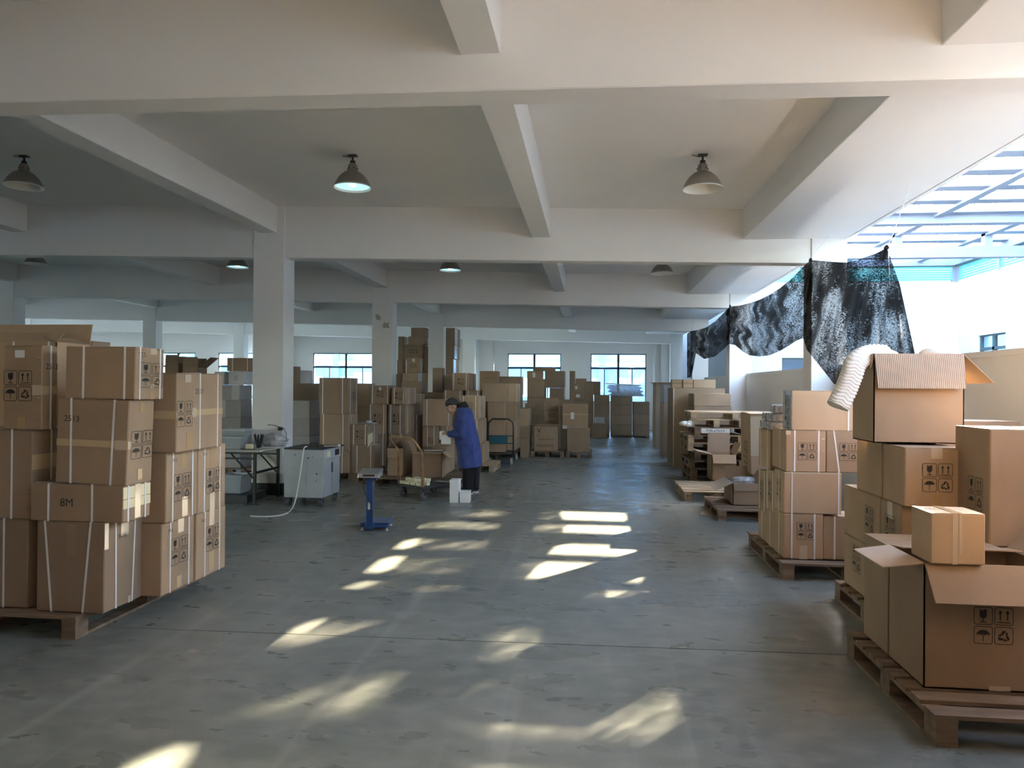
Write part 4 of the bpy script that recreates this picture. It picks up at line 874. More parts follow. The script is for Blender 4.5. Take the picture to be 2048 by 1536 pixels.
# big open carton on top
p = atY(1747, 876, 5.0); zt = max(REG['r3b'][1], REG['r3a'][1])+.002; wO = reach(p, Vector((1,0,0)), 1928); hO = atY(1747,707,5.0).z-zt
REG['OP'] = (p, zt+hO)
opn = open_carton(Vector((p.x+wO/2, 5.0+.19, 0)), zt, wO, .38, hO, 0, 'large open carton with ribbed flap folded down and white foam spilling out',
   {'F':(.235,PI-.20,'rib'),'R':(.27,2.35,'kraft'),'L':(.10,2.95,'kraft'),'B':(.22,2.5,'kraft')}, 'kraft')
# tall pair at the right picture edge
carton(Vector((2.73,4.60,0)), .15, .54, .42, .60, 0, 'carton under the tall marked carton at the right picture edge', 'dark')
p = atY(1980, 858, 4.42); hT = p.z-.752
carton(Vector((p.x+.27,4.42+.20,0)), .752, .54, .40, hT, 0, 'tall dark-fronted carton with handling marks on its side at the right picture edge', 'kraft', mk=[('L',.62,.42,(.17,.2))])
p = atY(1861, 842, 5.45)
carton(Vector((p.x+.36,5.68,0)), .15, .58, .30, p.z-.15, 0, 'tall shaded carton between the front-marked carton and the picture edge', 'dark')
# ---------------------------------------------------------------- nearest pallet, open carton
pallet(1.60, 3.52, 1.6, 1.16, 'dark wooden pallet at the bottom right corner of the picture', h=.148, nb=8)
p = atZ(1847, 1375, .15); hN = atY(1846, 1126, p.y).z-.15; dN = reach(p, Vector((0,1,0)), 1777)
open_carton(Vector((p.x+.31, p.y+dN/2, 0)), .15, .62, dN, hN, 0, 'big open carton with spread flaps and handling marks at the bottom right corner', {'L':(.20,1.72,'rib'),'F':(.20,2.62,'kraft'),'R':(.22,.75,'dark'),'B':(.17,-1.45,'kraft')}, 'dark', mk=[('F',.53,.52,.19)], tp=[('F',.5,.66,0,.04,'clear')])
d2 = .36
carton(Vector((p.x+.31+.0, p.y+dN+.012+d2/2, 0)), .15, .62, d2, hN-.01, 0, 'closed carton standing directly behind the big open carton on the corner pallet', 'kraft')
bN = Vector((p.x, p.y, 0))
q = atY(1861, 1124, 3.86); zt = .15+hN+.004
hS = atY(1861,1026,3.80).z-zt
wS = reach(atY(1861,1100,3.80), Vector((1,0,0)), 1971)
p = atY(1861,1100,3.80)
carton(Vector((p.x+wS/2, 3.80+.11, 0)), zt, wS, .22, hS, 0, 'small pale square carton with clear tape sitting on the big open carton', 'light', tp=[('F',.40,.50,0,1,'clear'),('F',.52,.58,.2,1,'clear'),('T',.42,.58,0,1,'tape')], sc=[('T',.45,.6,.2,'row')])
# foam sleeve and foam lumps
def foam_tube(pts, rad, label):
    P = [Vector(a) for a in pts]; fine = []
    for i in range(len(P)-1):
        for k in range(20):
            t = k/20; a = P[max(i-1,0)]; b = P[i]; c = P[i+1]; d = P[min(i+2,len(P)-1)]
            fine.append(.5*((2*b)+(-a+c)*t+(2*a-5*b+4*c-d)*t*t+(-a+3*b-3*c+d)*t**3))
    fine.append(P[-1]); g = G(); base = []; n = 40; ref = None
    for i, p_ in enumerate(fine):
        dd = (fine[min(i+1,len(fine)-1)]-fine[max(i-1,0)]).normalized()
        if ref is None: ref = dd.orthogonal().normalized()
        u = (ref-dd*ref.dot(dd)).normalized(); ref = u; v = dd.cross(u); rr_ = rad*(1 if i > 2 else .8); ring = []
        for k in range(n):
            a = 2*PI*k/n; zig = math.sin(i*1.57+1.1*(abs((k % 8)-4)))*.075
            r_ = rr_*(1+zig)*(.9+.1*math.cos(3*a)); ring.append(p_+(u*math.cos(a)+v*math.sin(a)*.75)*r_)
        base.append(ring)
    o = g.loft(base).make('foam_sleeve', 'foam', smooth=True); return tag(o, label, 'packaging')
YO = 5.0
def fp(px, py, Y): return atY(px, py, Y)
foam_tube([fp(1775,709,5.18), fp(1742,708,5.12), fp(1712,722,5.05), fp(1700,752,5.02), fp(1688,782,5.0), fp(1673,812,4.98)], .075, 'white ribbed foam sleeve hanging over the left edge of the large open carton')
for (px, py, r_, l) in ((1768,709,.055,'left'),(1880,707,.075,'middle')):
    q = fp(px, py, 5.2); g = G().ball((0,0,0),(r_*1.8,r_,r_*.7)); 
    for v in g.v: v += Vector(noise.noise_vector(v*18))*.012
    o = g.make('foam_lump','foam',smooth=True); o.location = q; tag(o, 'bright white foam bulging out of the large open carton, %s lump' % l, 'packaging')
# unseen loads added beside and behind the photographer to shade the foreground
def off_load(x0, y0, nx, ny, w, d, hs, side):
    pallet(x0, y0, nx*w, ny*d, 'pallet of the unseen load added for shade around the photographer, %s' % side)
    for i in range(nx):
        for j in range(ny):
            z = .142
            for h in hs:
                carton(Vector((x0+w*(i+.5), y0+d*(j+.5), 0)), z, w-.01, d-.01, h, 0, '%s unseen large carton added for shade around the photographer, %s' % ('lower' if z < .5 else 'upper', side), 'dark', raw=1); z += h+.002
off_load(-3.9, 1.0, 1, 1, 1.25, 1.2, (1.0,1.05), 'left, nearer')
off_load(-5.8, 1.9, 1, 1, 1.25, 1.2, (1.0,1.0), 'left, farther')
off_load(1.32, .10, 1, 1, 1.95, 1.9, (1.1,1.1), 'right, nearer')
off_load(2.03, 2.35, 1, 1, 1.3, .93, (1.1,1.15), 'right, farther')
for i in range(4): off_load(-7.4+2.68*i, -2.6, 1, 1, 2.6, .6, (1.05,1.0), 'behind, '+('first','second','third','fourth')[i])
BO('J1','l',774,807,823,897,941,11.75,.142,'left open carton with its flap folded down on the pallet behind the trolley',flaps={'F':(.16,2.9,'light'),'R':(.15,-.3),'B':(.12,.3),'L':(.12,-.6)})
BO('J2','l',824,884,893,905,941,11.62,.142,'low open carton with spread flaps on the pallet behind the trolley',flaps={'F':(.06,1.9,'light'),'R':(.16,2.2,'light'),'L':(.20,.45,'light'),'B':(.18,2.0)},dep=.34)
B('J3','l',886,892,909,893,938,12.1,.142,'closed carton right of the open cartons on the pallet behind the trolley',wid=.25)
settle()
# ================================================================ BELL LAMPS
def lamp(x, y, lit, label, big=.215):
    zc_ = slabz(x); e = empty('bell_lamp', (x, y, zc_-.005), label=label, cat='lamp', group='bell-shaped ceiling lamps')
    G().box((-.05,-.035,-.012),(.05,.035,.0)).make('ceiling_bracket','darkmetal',e)
    G().tube([(0,0,-.01),(0,0,-.07)], .012, 8).make('stem','darkmetal',e); G().lathe([(.0,-.06),(.03,-.065),(.03,-.095),(.0,-.1)], 12).make('socket','black',e)
    G().lathe([(0.0,-.095),(.04,-.098),(.052,-.12),(.058,-.19)], 20).make('neck','lamp',e,smooth=True)
    prof = [(.058,-.185),(.10,-.205),(.145,-.245),(.18,-.295),(.2,-.335),(big,-.372)]
    G().lathe(prof+[(r-.004,z-.0) for r, z in prof[::-1]], 32).make('shade','lamp',e,smooth=True)
    G().lathe([(r-.006,z-.002) for r, z in prof], 32).make('reflector','lampin',e,smooth=True)
    G().lathe([(big-.003,-.366),(big+.003,-.366),(big+.003,-.376),(big-.003,-.376),(big-.003,-.366)],32).make('rim','lampin',e,smooth=True)
    if lit:
        G().lathe([(.0,-.345),(.12,-.348),(.196,-.352),(.196,-.349),(0,-.342)],32).make('lit_diffuser','lit',e)
        G().ball((0,0,-.33),(.05,.05,.03)).make('bulb','bulb',e,smooth=True)
    else: G().ball((0,0,-.25),(.04,.04,.06)).make('bulb','lampin',e,smooth=True)
    for k in range(6):
        a = k*PI/3; o = G().ball((0,0,0),(.006,.003,.012),n=6,m=5).make('vent','black',e); o.location = (.0575*math.cos(a),.0575*math.sin(a),-.155)
    G().tube([(.0,0,-.006),(-.05,-.01,-.02),(-.12,-.02,-.008)], .004, 5).make('wire','black',e)
    return e
lamp(-2.74, 7.95, True, 'lit bell lamp left of the middle beam, nearest bay'); lamp(1.19, 7.95, False, 'unlit bell lamp nearest the courtyard, front bay')
lamp(-7.15, 13.8, True, 'small lit bell lamp in the second bay left of the large column'); lamp(-2.75, 13.75, True, 'lit bell lamp seen edge-on in the second bay of the aisle'); lamp(1.32, 13.75, False, 'unlit bell lamp in the second bay near the courtyard')
lamp(-6.85, 7.95, False, 'unlit bell lamp cut by the left picture edge'); lamp(-11.6, 13.8, False, 'dim bell lamp at the far left in the second bay'); lamp(-13.3, 19.6, False, 'dim bell lamp at the far left in the third bay')
# ================================================================ CURTAIN
top = [(1374,668),(1382,662),(1396,660),(1412,655),(1430,643),(1445,628),(1460,613),(1480,611),(1500,606),(1520,599),(1540,589),(1560,576),(1580,560),(1600,540),(1614,526),(1622,520),(1645,522),(1670,524),(1693,525),(1715,520),(1735,513),(1752,507),(1764,501),(1773,495),(1778,508),(1786,530),(1800,570)]
bot = [(1374,756),(1383,754),(1392,706),(1408,718),(1430,713),(1448,698),(1458,688),(1470,690),(1486,704),(1500,711),(1518,713),(1538,711),(1560,702),(1580,690),(1592,682),(1606,676),(1614,700),(1630,720),(1650,745),(1668,768),(1690,772),(1712,778),(1740,790),(1765,800),(1795,800),(1825,800),(1850,800)]
def interp(A, t):
    k = t*(len(A)-1); i = min(int(k), len(A)-2); f = k-i; return A[i][0]*(1-f)+A[i+1][0]*f, A[i][1]*(1-f)+A[i+1][1]*f
NU, NV = 300, 46; g = G(); XC = 2.98
ties = [.0, 6/26, 15/26, 23/26]
uvs = []
for i in range(NU+1):
    t = i/NU; a = interp(top, t); b = interp(bot, t)
    for j in range(NV+1):
        s = j/NV; px = a[0]*(1-s)+b[0]*s; py = a[1]*(1-s)+b[1]*s
        fold = 0; dt = [t-q for q in ties]; near = min(abs(x) for x in dt)
        amp = .045*min(1, .3+s*1.2)
        if t > 15/26: fold = amp*(math.sin(t*130+2.2*s)+.5*math.sin(t*67-3*s+1)) - .02
        else:
            # swagged folds follow the hanging arc between two ties
            seg = (t-ties[0 if t < ties[1] else 1])/((ties[1]-ties[0]) if t < ties[1] else (ties[2]-ties[1]))
            fold = amp*.9*math.sin(s*19*(1+.15*seg) + 1.5*math.cos(seg*PI)*2) + .035*math.exp(-near*near*2500)*math.sin(s*9+t*200)
        sag = .10*math.sin(PI*s)*0
        X = XC + fold - .03 + sag
        p_ = atX(px, py, X); g.v.append(p_); uvs.append((t*10, s*1.2))
for i in range(NU):
    for j in range(NV):
        a = i*(NV+1)+j; g.f.append((a, a+NV+1, a+NV+2, a+1))
me = D.meshes.new('curtain'); me.from_pydata([tuple(v) for v in g.v], [], g.f); ul = me.uv_layers.new()
for lp in me.loops: ul.data[lp.index].uv = uvs[lp.vertex_index]
for p_ in me.polygons: p_.use_smooth = True
me.materials.append(M['net']); cur = tag(link('curtain', me), 'black net curtain tied up in swags along the courtyard opening', 'curtain')
for i, (px, py) in enumerate(((1773,495),(1621,520),(1460,612),(1379,662))):
    q = atX(px, py, XC-.02); g = G().ball((0,0,0),(.02,.05,.03),n=8,m=6)
    o = g.make('tie_knot','net' if False else 'black',cur); o.location = q
    G().tube([q, q+Vector((.06,.03,.1)), Vector((3.2, q.y+.02, 3.74))], .004, 5).make('tie_cord','paper',cur)
# ================================================================ STRAPPING MACHINE
Ym = 9.42
p = atY(646, 950, Ym); mw = reach(p, Vector((-1,0,0)), 568); md = reach(p, Vector((0,1,0)), 679)
mc = Vector((p.x-mw/2, Ym+md/2, 0)); zt_ = atY(646, 897, Ym).z
e = empty('strapping_machine', mc, label='light grey strapping machine cabinet on casters beside the large column', cat='machine')
G().box((-mw/2,-md/2,.115),(mw/2,md/2,zt_-.02)).make('cabinet','greymetal',e,bevel=.008)
G().box((-mw/2-.003,-md/2-.003,zt_-.02),(mw/2+.003,md/2+.003,zt_)).make('table_top','darkmetal',e)
G().box((mw/2-.02,-md/2-.006,zt_-.17),(mw/2+.012,md/2+.006,zt_-.022)).make('control_panel','greymetal',e,bevel=.004)
for (a, b, mt_) in ((.16,.36,'creamtape'),(.66,.90,'black')): G().box((mw/2+.012,-md/2+md*a,zt_-.13),(mw/2+.018,-md/2+md*b,zt_-.05)).make('display',mt_,e)
for y0_, y1_ in ((0.03,.49),(.51,.97)):
    dr = G().box((mw/2,-md/2+md*y0_,.14),(mw/2+.007,-md/2+md*y1_,zt_-.18)).make('door','greymetal',e)
    yh = -md/2+md*(.47 if y0_ < .3 else .53); G().box((mw/2+.007,yh-.009,zt_-.36),(mw/2+.011,yh+.009,zt_-.22)).make('door_slot','black',dr)
for sx_, sy_ in ((-1,-1),(1,-1),(-1,1),(1,1)): caster(e, sx_*(mw/2-.05), sy_*(md/2-.06), .05, 'rubber', ztop=.115)
G().tube([(.0,-.1,zt_),(.0,-.1,zt_+.05),(.11,-.1,zt_+.05),(.11,-.1,zt_)], .006, 6).make('guide_bow','darkmetal',e)
for (u, v_, s_) in ((.28,.88,.025),(.62,.82,.04),(.73,.84,.02),(.27,.6,.015),(.84,.5,.03),(.82,.35,.02),(.75,.72,.012)):
    xx = -mw/2+mw*u; zz = .115+(zt_-.13)*v_; G().quad(*[(xx+s_*.6*math.cos(a)*rp.uniform(.4,1), -md/2-.002, zz+s_*.5*math.sin(a)*rp.uniform(.3,1)) for a in [k*PI/4 for k in range(8)]]).make('paint_scuff','darkmetal',e)
tool = empty('scissors', (mc.x+.28, mc.y, zt_+.002), .3, label='loose hand tool and scraps lying on the strapping machine', cat='tool')
G().box((-.11,-.02,0),(.12,.015,.014)).make('blade','steel',tool); G().box((-.02,.02,0),(.17,.06,.02)).make('grip','darkmetal',tool); G().ball((.1,-.04,.02),(.02,.02,.018)).make('nut','paper',tool)
# loose white strap trailing to the floor
pts = [atY(614,893,9.6), atY(608,897,9.40), atY(604,925,9.36), atY(598,965,9.32), atY(591,1000,9.25), atZ(583,1019,.02), atZ(570,1028,.006), atZ(550,1032,.006), atZ(525,1033,.006), atZ(501,1032,.006)]
F_ = []
for i in range(len(pts)-1):
    for k in range(6):
        t = k/6; a = pts[max(i-1,0)]; b = pts[i]; c = pts[i+1]; d_ = pts[min(i+2,len(pts)-1)]
        F_.append(.5*((2*b)+(-a+c)*t+(2*a-5*b+4*c-d_)*t*t+(-a+3*b-3*c+d_)*t**3))
F_.append(pts[-1]); tag(G().tube(F_, .0085, 6).make('loose_strap','strap',smooth=True), 'white plastic strap hanging from the machine onto the floor', 'strap')
# ================================================================ FOLDING TABLE and its things
tc_ = Vector((-5.45, 9.83, 0)); tw_, td_ = 1.86, .88; tz = .755
e = empty('folding_table', tc_, label='grey-topped folding table with black legs beside the large column', cat='table')
G().box((-tw_/2,-td_/2,tz-.028),(tw_/2,td_/2,tz)).make('table_top','table',e,bevel=.004)
for sx_ in (-1,1):
    for sy_ in (-1,1): G().box((sx_*(tw_/2-.10)-.018,sy_*(td_/2-.07)-.018,0),(sx_*(tw_/2-.10)+.018,sy_*(td_/2-.07)+.018,tz-.028)).make('leg','black',e)
    G().box((sx_*(tw_/2-.1)-.014,-td_/2+.07,.42),(sx_*(tw_/2-.1)+.014,td_/2-.07,.45)).make('leg_brace','black',e)
for sy_ in (-1,1):
    G().box((-tw_/2+.1,sy_*(td_/2-.07)-.012,.62),(tw_/2-.1,sy_*(td_/2-.07)+.012,.645)).make('rail','black',e)
    G().tube([(tw_/2-.11,sy_*(td_/2-.07),.35),(tw_/2-.45,sy_*(td_/2-.07),.70)], .012, 6).make('strut','black',e)
def bin_(x, y, z, w, d, h, label, mt='plastic'):
    e = empty('plastic_bin', (x,y,z), label=label, cat='container'); t = .006; k = .82
    def ring(s, zz, o_=0): return [(-w/2*s+o_,-d/2*s+o_,zz),(w/2*s-o_,-d/2*s+o_,zz),(w/2*s-o_,d/2*s-o_,zz),(-w/2*s+o_,d/2*s-o_,zz)]
    G().loft([ring(k,0),ring(1,h),ring(1,h,t),ring(k,t,t)],cap=True).make('body',mt,e,smooth=False)
    G().loft([ring(1.06,h-.025),ring(1.06,h),ring(.97,h),ring(.97,h-.025),ring(1.06,h-.025)],cap=False).make('rim',mt,e); return e
bin_(-5.02, 9.66, tz+.001, .30, .22, .17, 'lower frosted plastic bin on the folding table'); bin_(-4.99+.0, 9.70, tz+.175, .32, .24, .10, 'frosted plastic tray stacked on the lower bin'); 
bin_(-5.22, 9.95, tz+.001, .38, .24, .24, 'taller frosted plastic bin at the back of the table')
o = G().lathe([(.028,0),(.055,0),(.055,.07),(.028,.07),(.028,0)],24).make('tape_roll','creamtape',smooth=True); o.location = (-4.745,9.55,tz+.001); tag(o,'roll of cream packing tape at the front of the folding table','tape')
o = G().box((-.10,-.03,0),(.08,.03,.008)).make('knife','black'); o.location = (-4.72,9.47,tz+.001); tag(o,'black cutter lying in front of the tape roll','tool')
e = empty('pen_cup', (-4.72,9.78,tz+.001), label='cup of black brushes and markers on the folding table', cat='cup')
G().lathe([(0,0),(.035,0),(.04,.09),(.036,.09),(.032,.006),(0,.006)],16).make('cup','black',e,smooth=True)
for k in range(9):
    a = k*2*PI/9; r_ = .022; l_ = rp.uniform(.05,.085); G().tube([(r_*math.cos(a),r_*math.sin(a),.01),((r_+l_*.6)*math.cos(a),(r_+l_*.6)*math.sin(a),.12+l_)],[.006,.009],6).make('brush','black',e)
g = G(); rings = []
for j in range(9):
    t = j/8; rad = .17*math.sin(PI*(.16+.8*t))**.7; rings.append([(rad*1.25*(1+rp.uniform(-.13,.13))*math.cos(2*PI*k/16), rad*.7*(1+rp.uniform(-.13,.13))*math.sin(2*PI*k/16), t*.2) for k in range(16)])
o = g.loft(rings).make('plastic_bag','film'); o.location = (-4.62+.0,10.05,tz+.001); tag(o,'crumpled clear plastic bag on the folding table by the column','bag')
o = G().box((-.075,-.05,0),(.075,.05,.09)).make('carton_box','red',bevel=.003); o.location = (-4.60+.13-.06,9.62+.42,tz+.001); o.location = (-4.6,9.75,tz+.001); o.location=(-4.585,10.13,tz+.001); tag(o,'small red box at the corner of the folding table','box')
o = G().box((-.14,-.09,0),(.14,.09,.006)).make('paper_sheet','paper'); o.location = (-4.62,9.86,tz+.001); o.rotation_euler=(0,0,.2); tag(o,'white papers lying on the folding table','paper')
e = empty('power_adaptor', (-4.62,10.27,1.0), label='black power adaptor and cable against the large column above the table', cat='adaptor')
G().box((-.03,-.022,-.02),(.03,.022,.025)).make('plug_body','black',e); G().tube([(-.2,-.0,.06),(-.1,-.01,.055),(-.03,0,.03),(.06,-.01,.01),(.1,-.02,-.06),(.105,-.03,-.15)],.005,5).make('cable','black',e)
b2 = bin_(-5.05, 9.75, .12, .34, .34, .26, 'white plastic tub on the floor under the folding table','plastic')
o = G().box((-.5,-.3,0),(.35,.3,.11)).make('low_stand','darkmetal',bevel=.004); o.location=(-5.1,9.8,.003); tag(o,'dark low stand under the folding table','stand')
# ================================================================ BLUE PLATFORM SCALE
p = atZ(735, 1060, 0); e = empty('platform_scale', (p.x+.07, p.y+.12, 0), .12, label='blue platform scale with steel display head standing in the aisle', cat='scale')
G().box((-.16,-.15,.035),(.16,.20,.075)).make('base_frame','blue',e,bevel=.006)
G().box((-.165,-.13,.078),(.165,.21,.092)).make('weighing_plate','bluetop',e,bevel=.004)
for a, b in ((-.14,-.13),(.14,-.13),(-.14,.17),(.14,.17)): G().lathe([(0,0),(.018,0),(.018,.012),(.008,.014),(.008,.036),(0,.036)],12,(a,b,0)).make('foot','paper',e)
G().box((-.10,-.19,.02),(-.0,-.15,.10)).make('post_bracket','blue',e,bevel=.004)
po = G().box((-.088,-.195,.05),(-.012,-.155,.63)).make('post','blue',e,bevel=.004)
G().box((-.065,-.1975,.25),(-.04,-.1955,.33)).make('rating_plate','paper',po)
G().box((-.10,-.20,.58),(.03,-.15,.62)).make('head_bracket','blue',e)
hd = G().hexa([(-.17,-.27,.615),(.07,-.27,.615),(.09,-.12,.63),(-.15,-.12,.63),(-.17,-.26,.665),(.07,-.26,.665),(.09,-.10,.71),(-.15,-.10,.71)]).make('display_head','steel',e,bevel=.005)
G().box((-.11,-.272,.635),(.02,-.266,.655)).make('display','ink',hd)
G().tube([(-.1,-.18,.60),(-.12,-.2,.5),(-.09,-.21,.42),(-.03,-.2,.3),(-.01,-.2,.2),(-.03,-.2,.12)],.004,5).make('cable','black',e)
# ================================================================ TROLLEY, open cartons on pallet, worker
tr = platform_cart((-2.42, 10.58), .60, .78, -.62, .20, 'flat platform trolley with a rusty tube handle in front of the worker', 'rust',
   [(-.27,-.36,.19),(-.27,-.37,.68),(-.27,-.40,.74),(-.27,-.52,.87),(-.24,-.55,.905),(-.18,-.565,.915),(.18,-.565,.915),(.24,-.55,.905),(.27,-.52,.87),(.27,-.40,.74),(.27,-.37,.68),(.27,-.36,.19)], .062, 'rubber')
tm = Matrix.Translation(tr.location) @ Matrix.Rotation(-.62,4,'Z')
for sx_ in (-1,1): G().tube([(sx_*.29,-.35,.2),(sx_*.29,-.35,.36),(sx_*.24,-.35,.36),(sx_*.24,-.35,.2)],.006,5).make('handle_socket','rust',tr)
cg = 'cream soap-sized boxes on the trolley'
ks = 0
for layer, n in ((0, 11), (1, 6)):
    for i in range(n):
        a = rp.uniform(-.7,.7); x = -.22+.44*((i*.37) % 1); y = -.32+.16*(i % 3)+rp.uniform(-.02,.02)
        if layer: x = -.15+.055*i; y = -.26+.11*(i % 2)
        if layer == 0: x = -.21+.125*(i % 4); y = -.32+.115*(i//4)
        q = tm @ Vector((x,y,.202+layer*.047))
        o = G().box((-.055,-.032,0),(.055,.032,.045)).make('soap_box','cream',bevel=.003); o.location = q; o.rotation_euler = (0,0,-.62+ (rp.uniform(-.25,.25) if layer == 0 else a))
        tag(o, 'small cream box in the heap on the flat trolley', 'box', cg)
for i,(x,y,r_) in enumerate(((.13,.28,.1),(.10,.22,-.2))):
    q = tm @ Vector((x,y,.202+i*.006)); o = G().box((-.15,-.08,0),(.15,.08,.004)).make('paper_sheet','grey'); o.location=q; o.rotation_euler=(0,0,r_-.1); tag(o,('grey card sheet lying at the far end of the trolley','folded sheet on the grey card at the far end of the trolley')[i],'paper')
# pallet behind trolley with open cartons
pallet(-3.64, 11.5, 1.5, 1.0, 'worn pallet behind the trolley carrying open cartons', rot=-.0, mt='wood', nb=7)
o = G().box((-.16,-.08,0),(.16,.08,.012)).make('paper_sheet','paper'); q = REG['J2']; o.location = (q[2].x+.06,q[2].y+.05,q[1]+.003); o.rotation_euler=(.0,0,.2); tag(o,'white sheet and tools lying across the low open carton','paper')
# white boxes on the floor
for i,(px,py,zb_,l) in enumerate(((910,1005,0,'lower white box standing on the floor by the worker\'s feet'),(910,1005,.162,'upper white box stacked by the worker\'s feet'),(930,1005,0,'white box lying on the floor right of the stacked pair by the worker\'s feet'))):
    q = atZ(899 if i < 2 else 919.5, 1005, 0); o = empty('white_box', (q.x+.065, q.y+.09, zb_), .0 if i < 2 else .1, label=l, cat='box')
    hh = .16 if i < 2 else .155; ww = .125 if i < 2 else .15
    G().box((-ww/2,-.10,0),(ww/2,.10,hh-.025)).make('base','paper',o,bevel=.002); G().box((-ww/2-.002,-.102,hh-.024),(ww/2+.002,.102,hh)).make('lid','paper',o,bevel=.002)
# ---- worker
WP = Vector((-1.84, 10.98, 0)); wk = empty('person', WP, 0, label='person in a long blue work coat and black trousers, head bowed, holding a white box', cat='person')
def W_(px, py, dy=0): q = atY(px, py, WP.y+dy); return q-WP
def ell(c, rx, ry, n=20, tilt=0, pw=1.0):
    out = []
    for k in range(n):
        a = 2*PI*k/n; x, y = rx*math.cos(a), ry*math.sin(a); out.append((c[0]+x*math.cos(tilt), c[1]+y, c[2]+x*math.sin(tilt)))
    return out
def remesh(g, name, mt, parent, vox, smooth_it=3):
    o = g.make(name, mt, parent, smooth=True); md_ = o.modifiers.new('r','REMESH'); md_.mode = 'VOXEL'; md_.voxel_size = vox; md_.use_smooth_shade = True
    s_ = o.modifiers.new('s','SMOOTH'); s_.iterations = smooth_it; s_.factor = .5
    bpy.context.view_layer.update(); dg = bpy.context.evaluated_depsgraph_get(); me = D.meshes.new_from_object(o.evaluated_get(dg)); o.modifiers.clear(); o.data = me
    for p_ in me.polygons: p_.use_smooth = True
    return o
hc = W_(905, 813)                              # head centre
HT = Matrix.Rotation(-.62, 3, 'Y')             # bowed forward (towards -x)
HY = Matrix.Rotation(.35, 3, 'Z') @ HT         # turned a little to the camera
def hp_(x, y, z): return hc + HY @ Vector((x, y, z))
g = G()
# skull, jaw, face (front of head = local -x)
g.ball(hp_(.012,0,.03), (.098,.077,.092), HY, 18, 12); g.ball(hp_(-.035,0,-.045), (.062,.056,.072), HY, 14, 10)
g.ball(hp_(-.088,0,-.022), (.024,.015,.030), HY, 10, 8); g.ball(hp_(-.100,0,-.034), (.017,.019,.013), HY, 8, 6)
for s_ in (-1,1):
    g.ball(hp_(-.072,s_*.034,.006), (.022,.024,.012), HY, 10, 7); g.ball(hp_(-.068,s_*.040,-.026), (.025,.022,.022), HY, 10, 7)
    g.ball(hp_(.010,s_*.082,-.012), (.021,.011,.034), HY, 10, 8)
g.ball(hp_(-.082,0,-.068), (.016,.026,.010), HY, 10, 6); g.ball(hp_(-.080,0,-.082), (.015,.023,.009), HY, 10, 6); g.ball(hp_(-.070,0,-.105), (.024,.028,.018), HY, 10, 7)
neck0 = hp_(.045,0,-.05); sh_c = W_(932, 826)
g.tube([neck0, (neck0+sh_c)/2+Vector((.01,0,.01)), sh_c+Vector((0,0,-.02))], [.056,.058,.07], 14)
# torso and hips
g.loft([ell(W_(938,905),.12,.16), ell(W_(935,870),.12,.165), ell(W_(930,848),.125,.18), ell(W_(931,830),.10,.17), ell(W_(930,820),.05,.09)])
# legs (one tapering limb each)
for s_, dx in ((-1,-.03),(1,.03)):
    g.tube([W_(938,905)+Vector((dx*.5,s_*.09,0)), Vector((-.03+dx,s_*.10,.48)), Vector((-.02+dx,s_*.10,.26)), Vector((0+dx,s_*.10,.07))], [.085,.062,.052,.040], 12)
# arms: shoulder, elbow, wrist
def arm(side):
    sh_ = W_(932,828)+Vector((0, side*.185, -.01)); el = W_(929,868)+Vector((.0, side*.235 if side < 0 else side*.20, 0)); wr = W_(897,867)+Vector((0, side*.085, 0))
    return sh_, el, wr
for side in (-1, 1):
    sh_, el, wr = arm(side); g.tube([sh_, (sh_+el)/2, el, (el+wr)/2, wr], [.042,.046,.042,.036,.027], 12)
    # hand: palm, four fingers of unequal length curled round the box, thumb from the side of the palm
    hd_ = (W_(888,868)+Vector((0,side*.07,0))-wr).normalized(); pc_ = wr+hd_*.045; up_ = Vector((0,0,1)); sd = Vector((0,-side,0))
    T = Matrix((hd_, sd, up_)).transposed()
    g.ball(pc_, (.048,.017,.040), T, 12, 8)
    for k, ln in enumerate((.070,.080,.074,.058)):
        b0 = pc_+hd_*.030+up_*(.030-.020*k); b1 = b0+hd_*ln*.42; b2 = b1+hd_*ln*.28+sd*ln*.20; b3 = b2+hd_*ln*.05+sd*ln*.30
        g.tube([b0,b1,b2,b3],[.0105,.0095,.009,.0075],8)
    t0 = pc_-hd_*.012+up_*.032; g.tube([t0, t0+hd_*.022+up_*.022+sd*.008, t0+hd_*.048+up_*.030+sd*.022],[.013,.011,.009],8)
body = remesh(g, 'body', 'skin', wk, .0062, 2)
# hair cap
g = G(); HR = []
for j in range(9):
    t = j/8*PI*.53; HR.append([hp_(.016+.106*math.sin(t)*math.cos(2*PI*k/20)*(1 if math.cos(2*PI*k/20) > 0 else .93), .083*math.sin(t)*math.sin(2*PI*k/20), .034+.100*math.cos(t) - (.0 if math.cos(2*PI*k/20) > -.2 else -.030*math.sin(t)**2)+(.0-.03*math.sin(t)**3 if math.cos(2*PI*k/20) > .3 else 0)) for k in range(20)])
g.loft(HR).make('hair','hair',wk,smooth=True)
for s_ in (-1,1):
    G().ball(hp_(-.092,s_*.031,-.002),(.006,.012,.004),HY,8,6).make('eye','ink',wk); G().ball(hp_(-.090,s_*.034,.018),(.006,.019,.004),HY,8,6).make('eyebrow','hair',wk)
G().ball(hp_(-.098,0,-.0745),(.004,.02,.003),HY,8,5).make('mouth','red',wk)
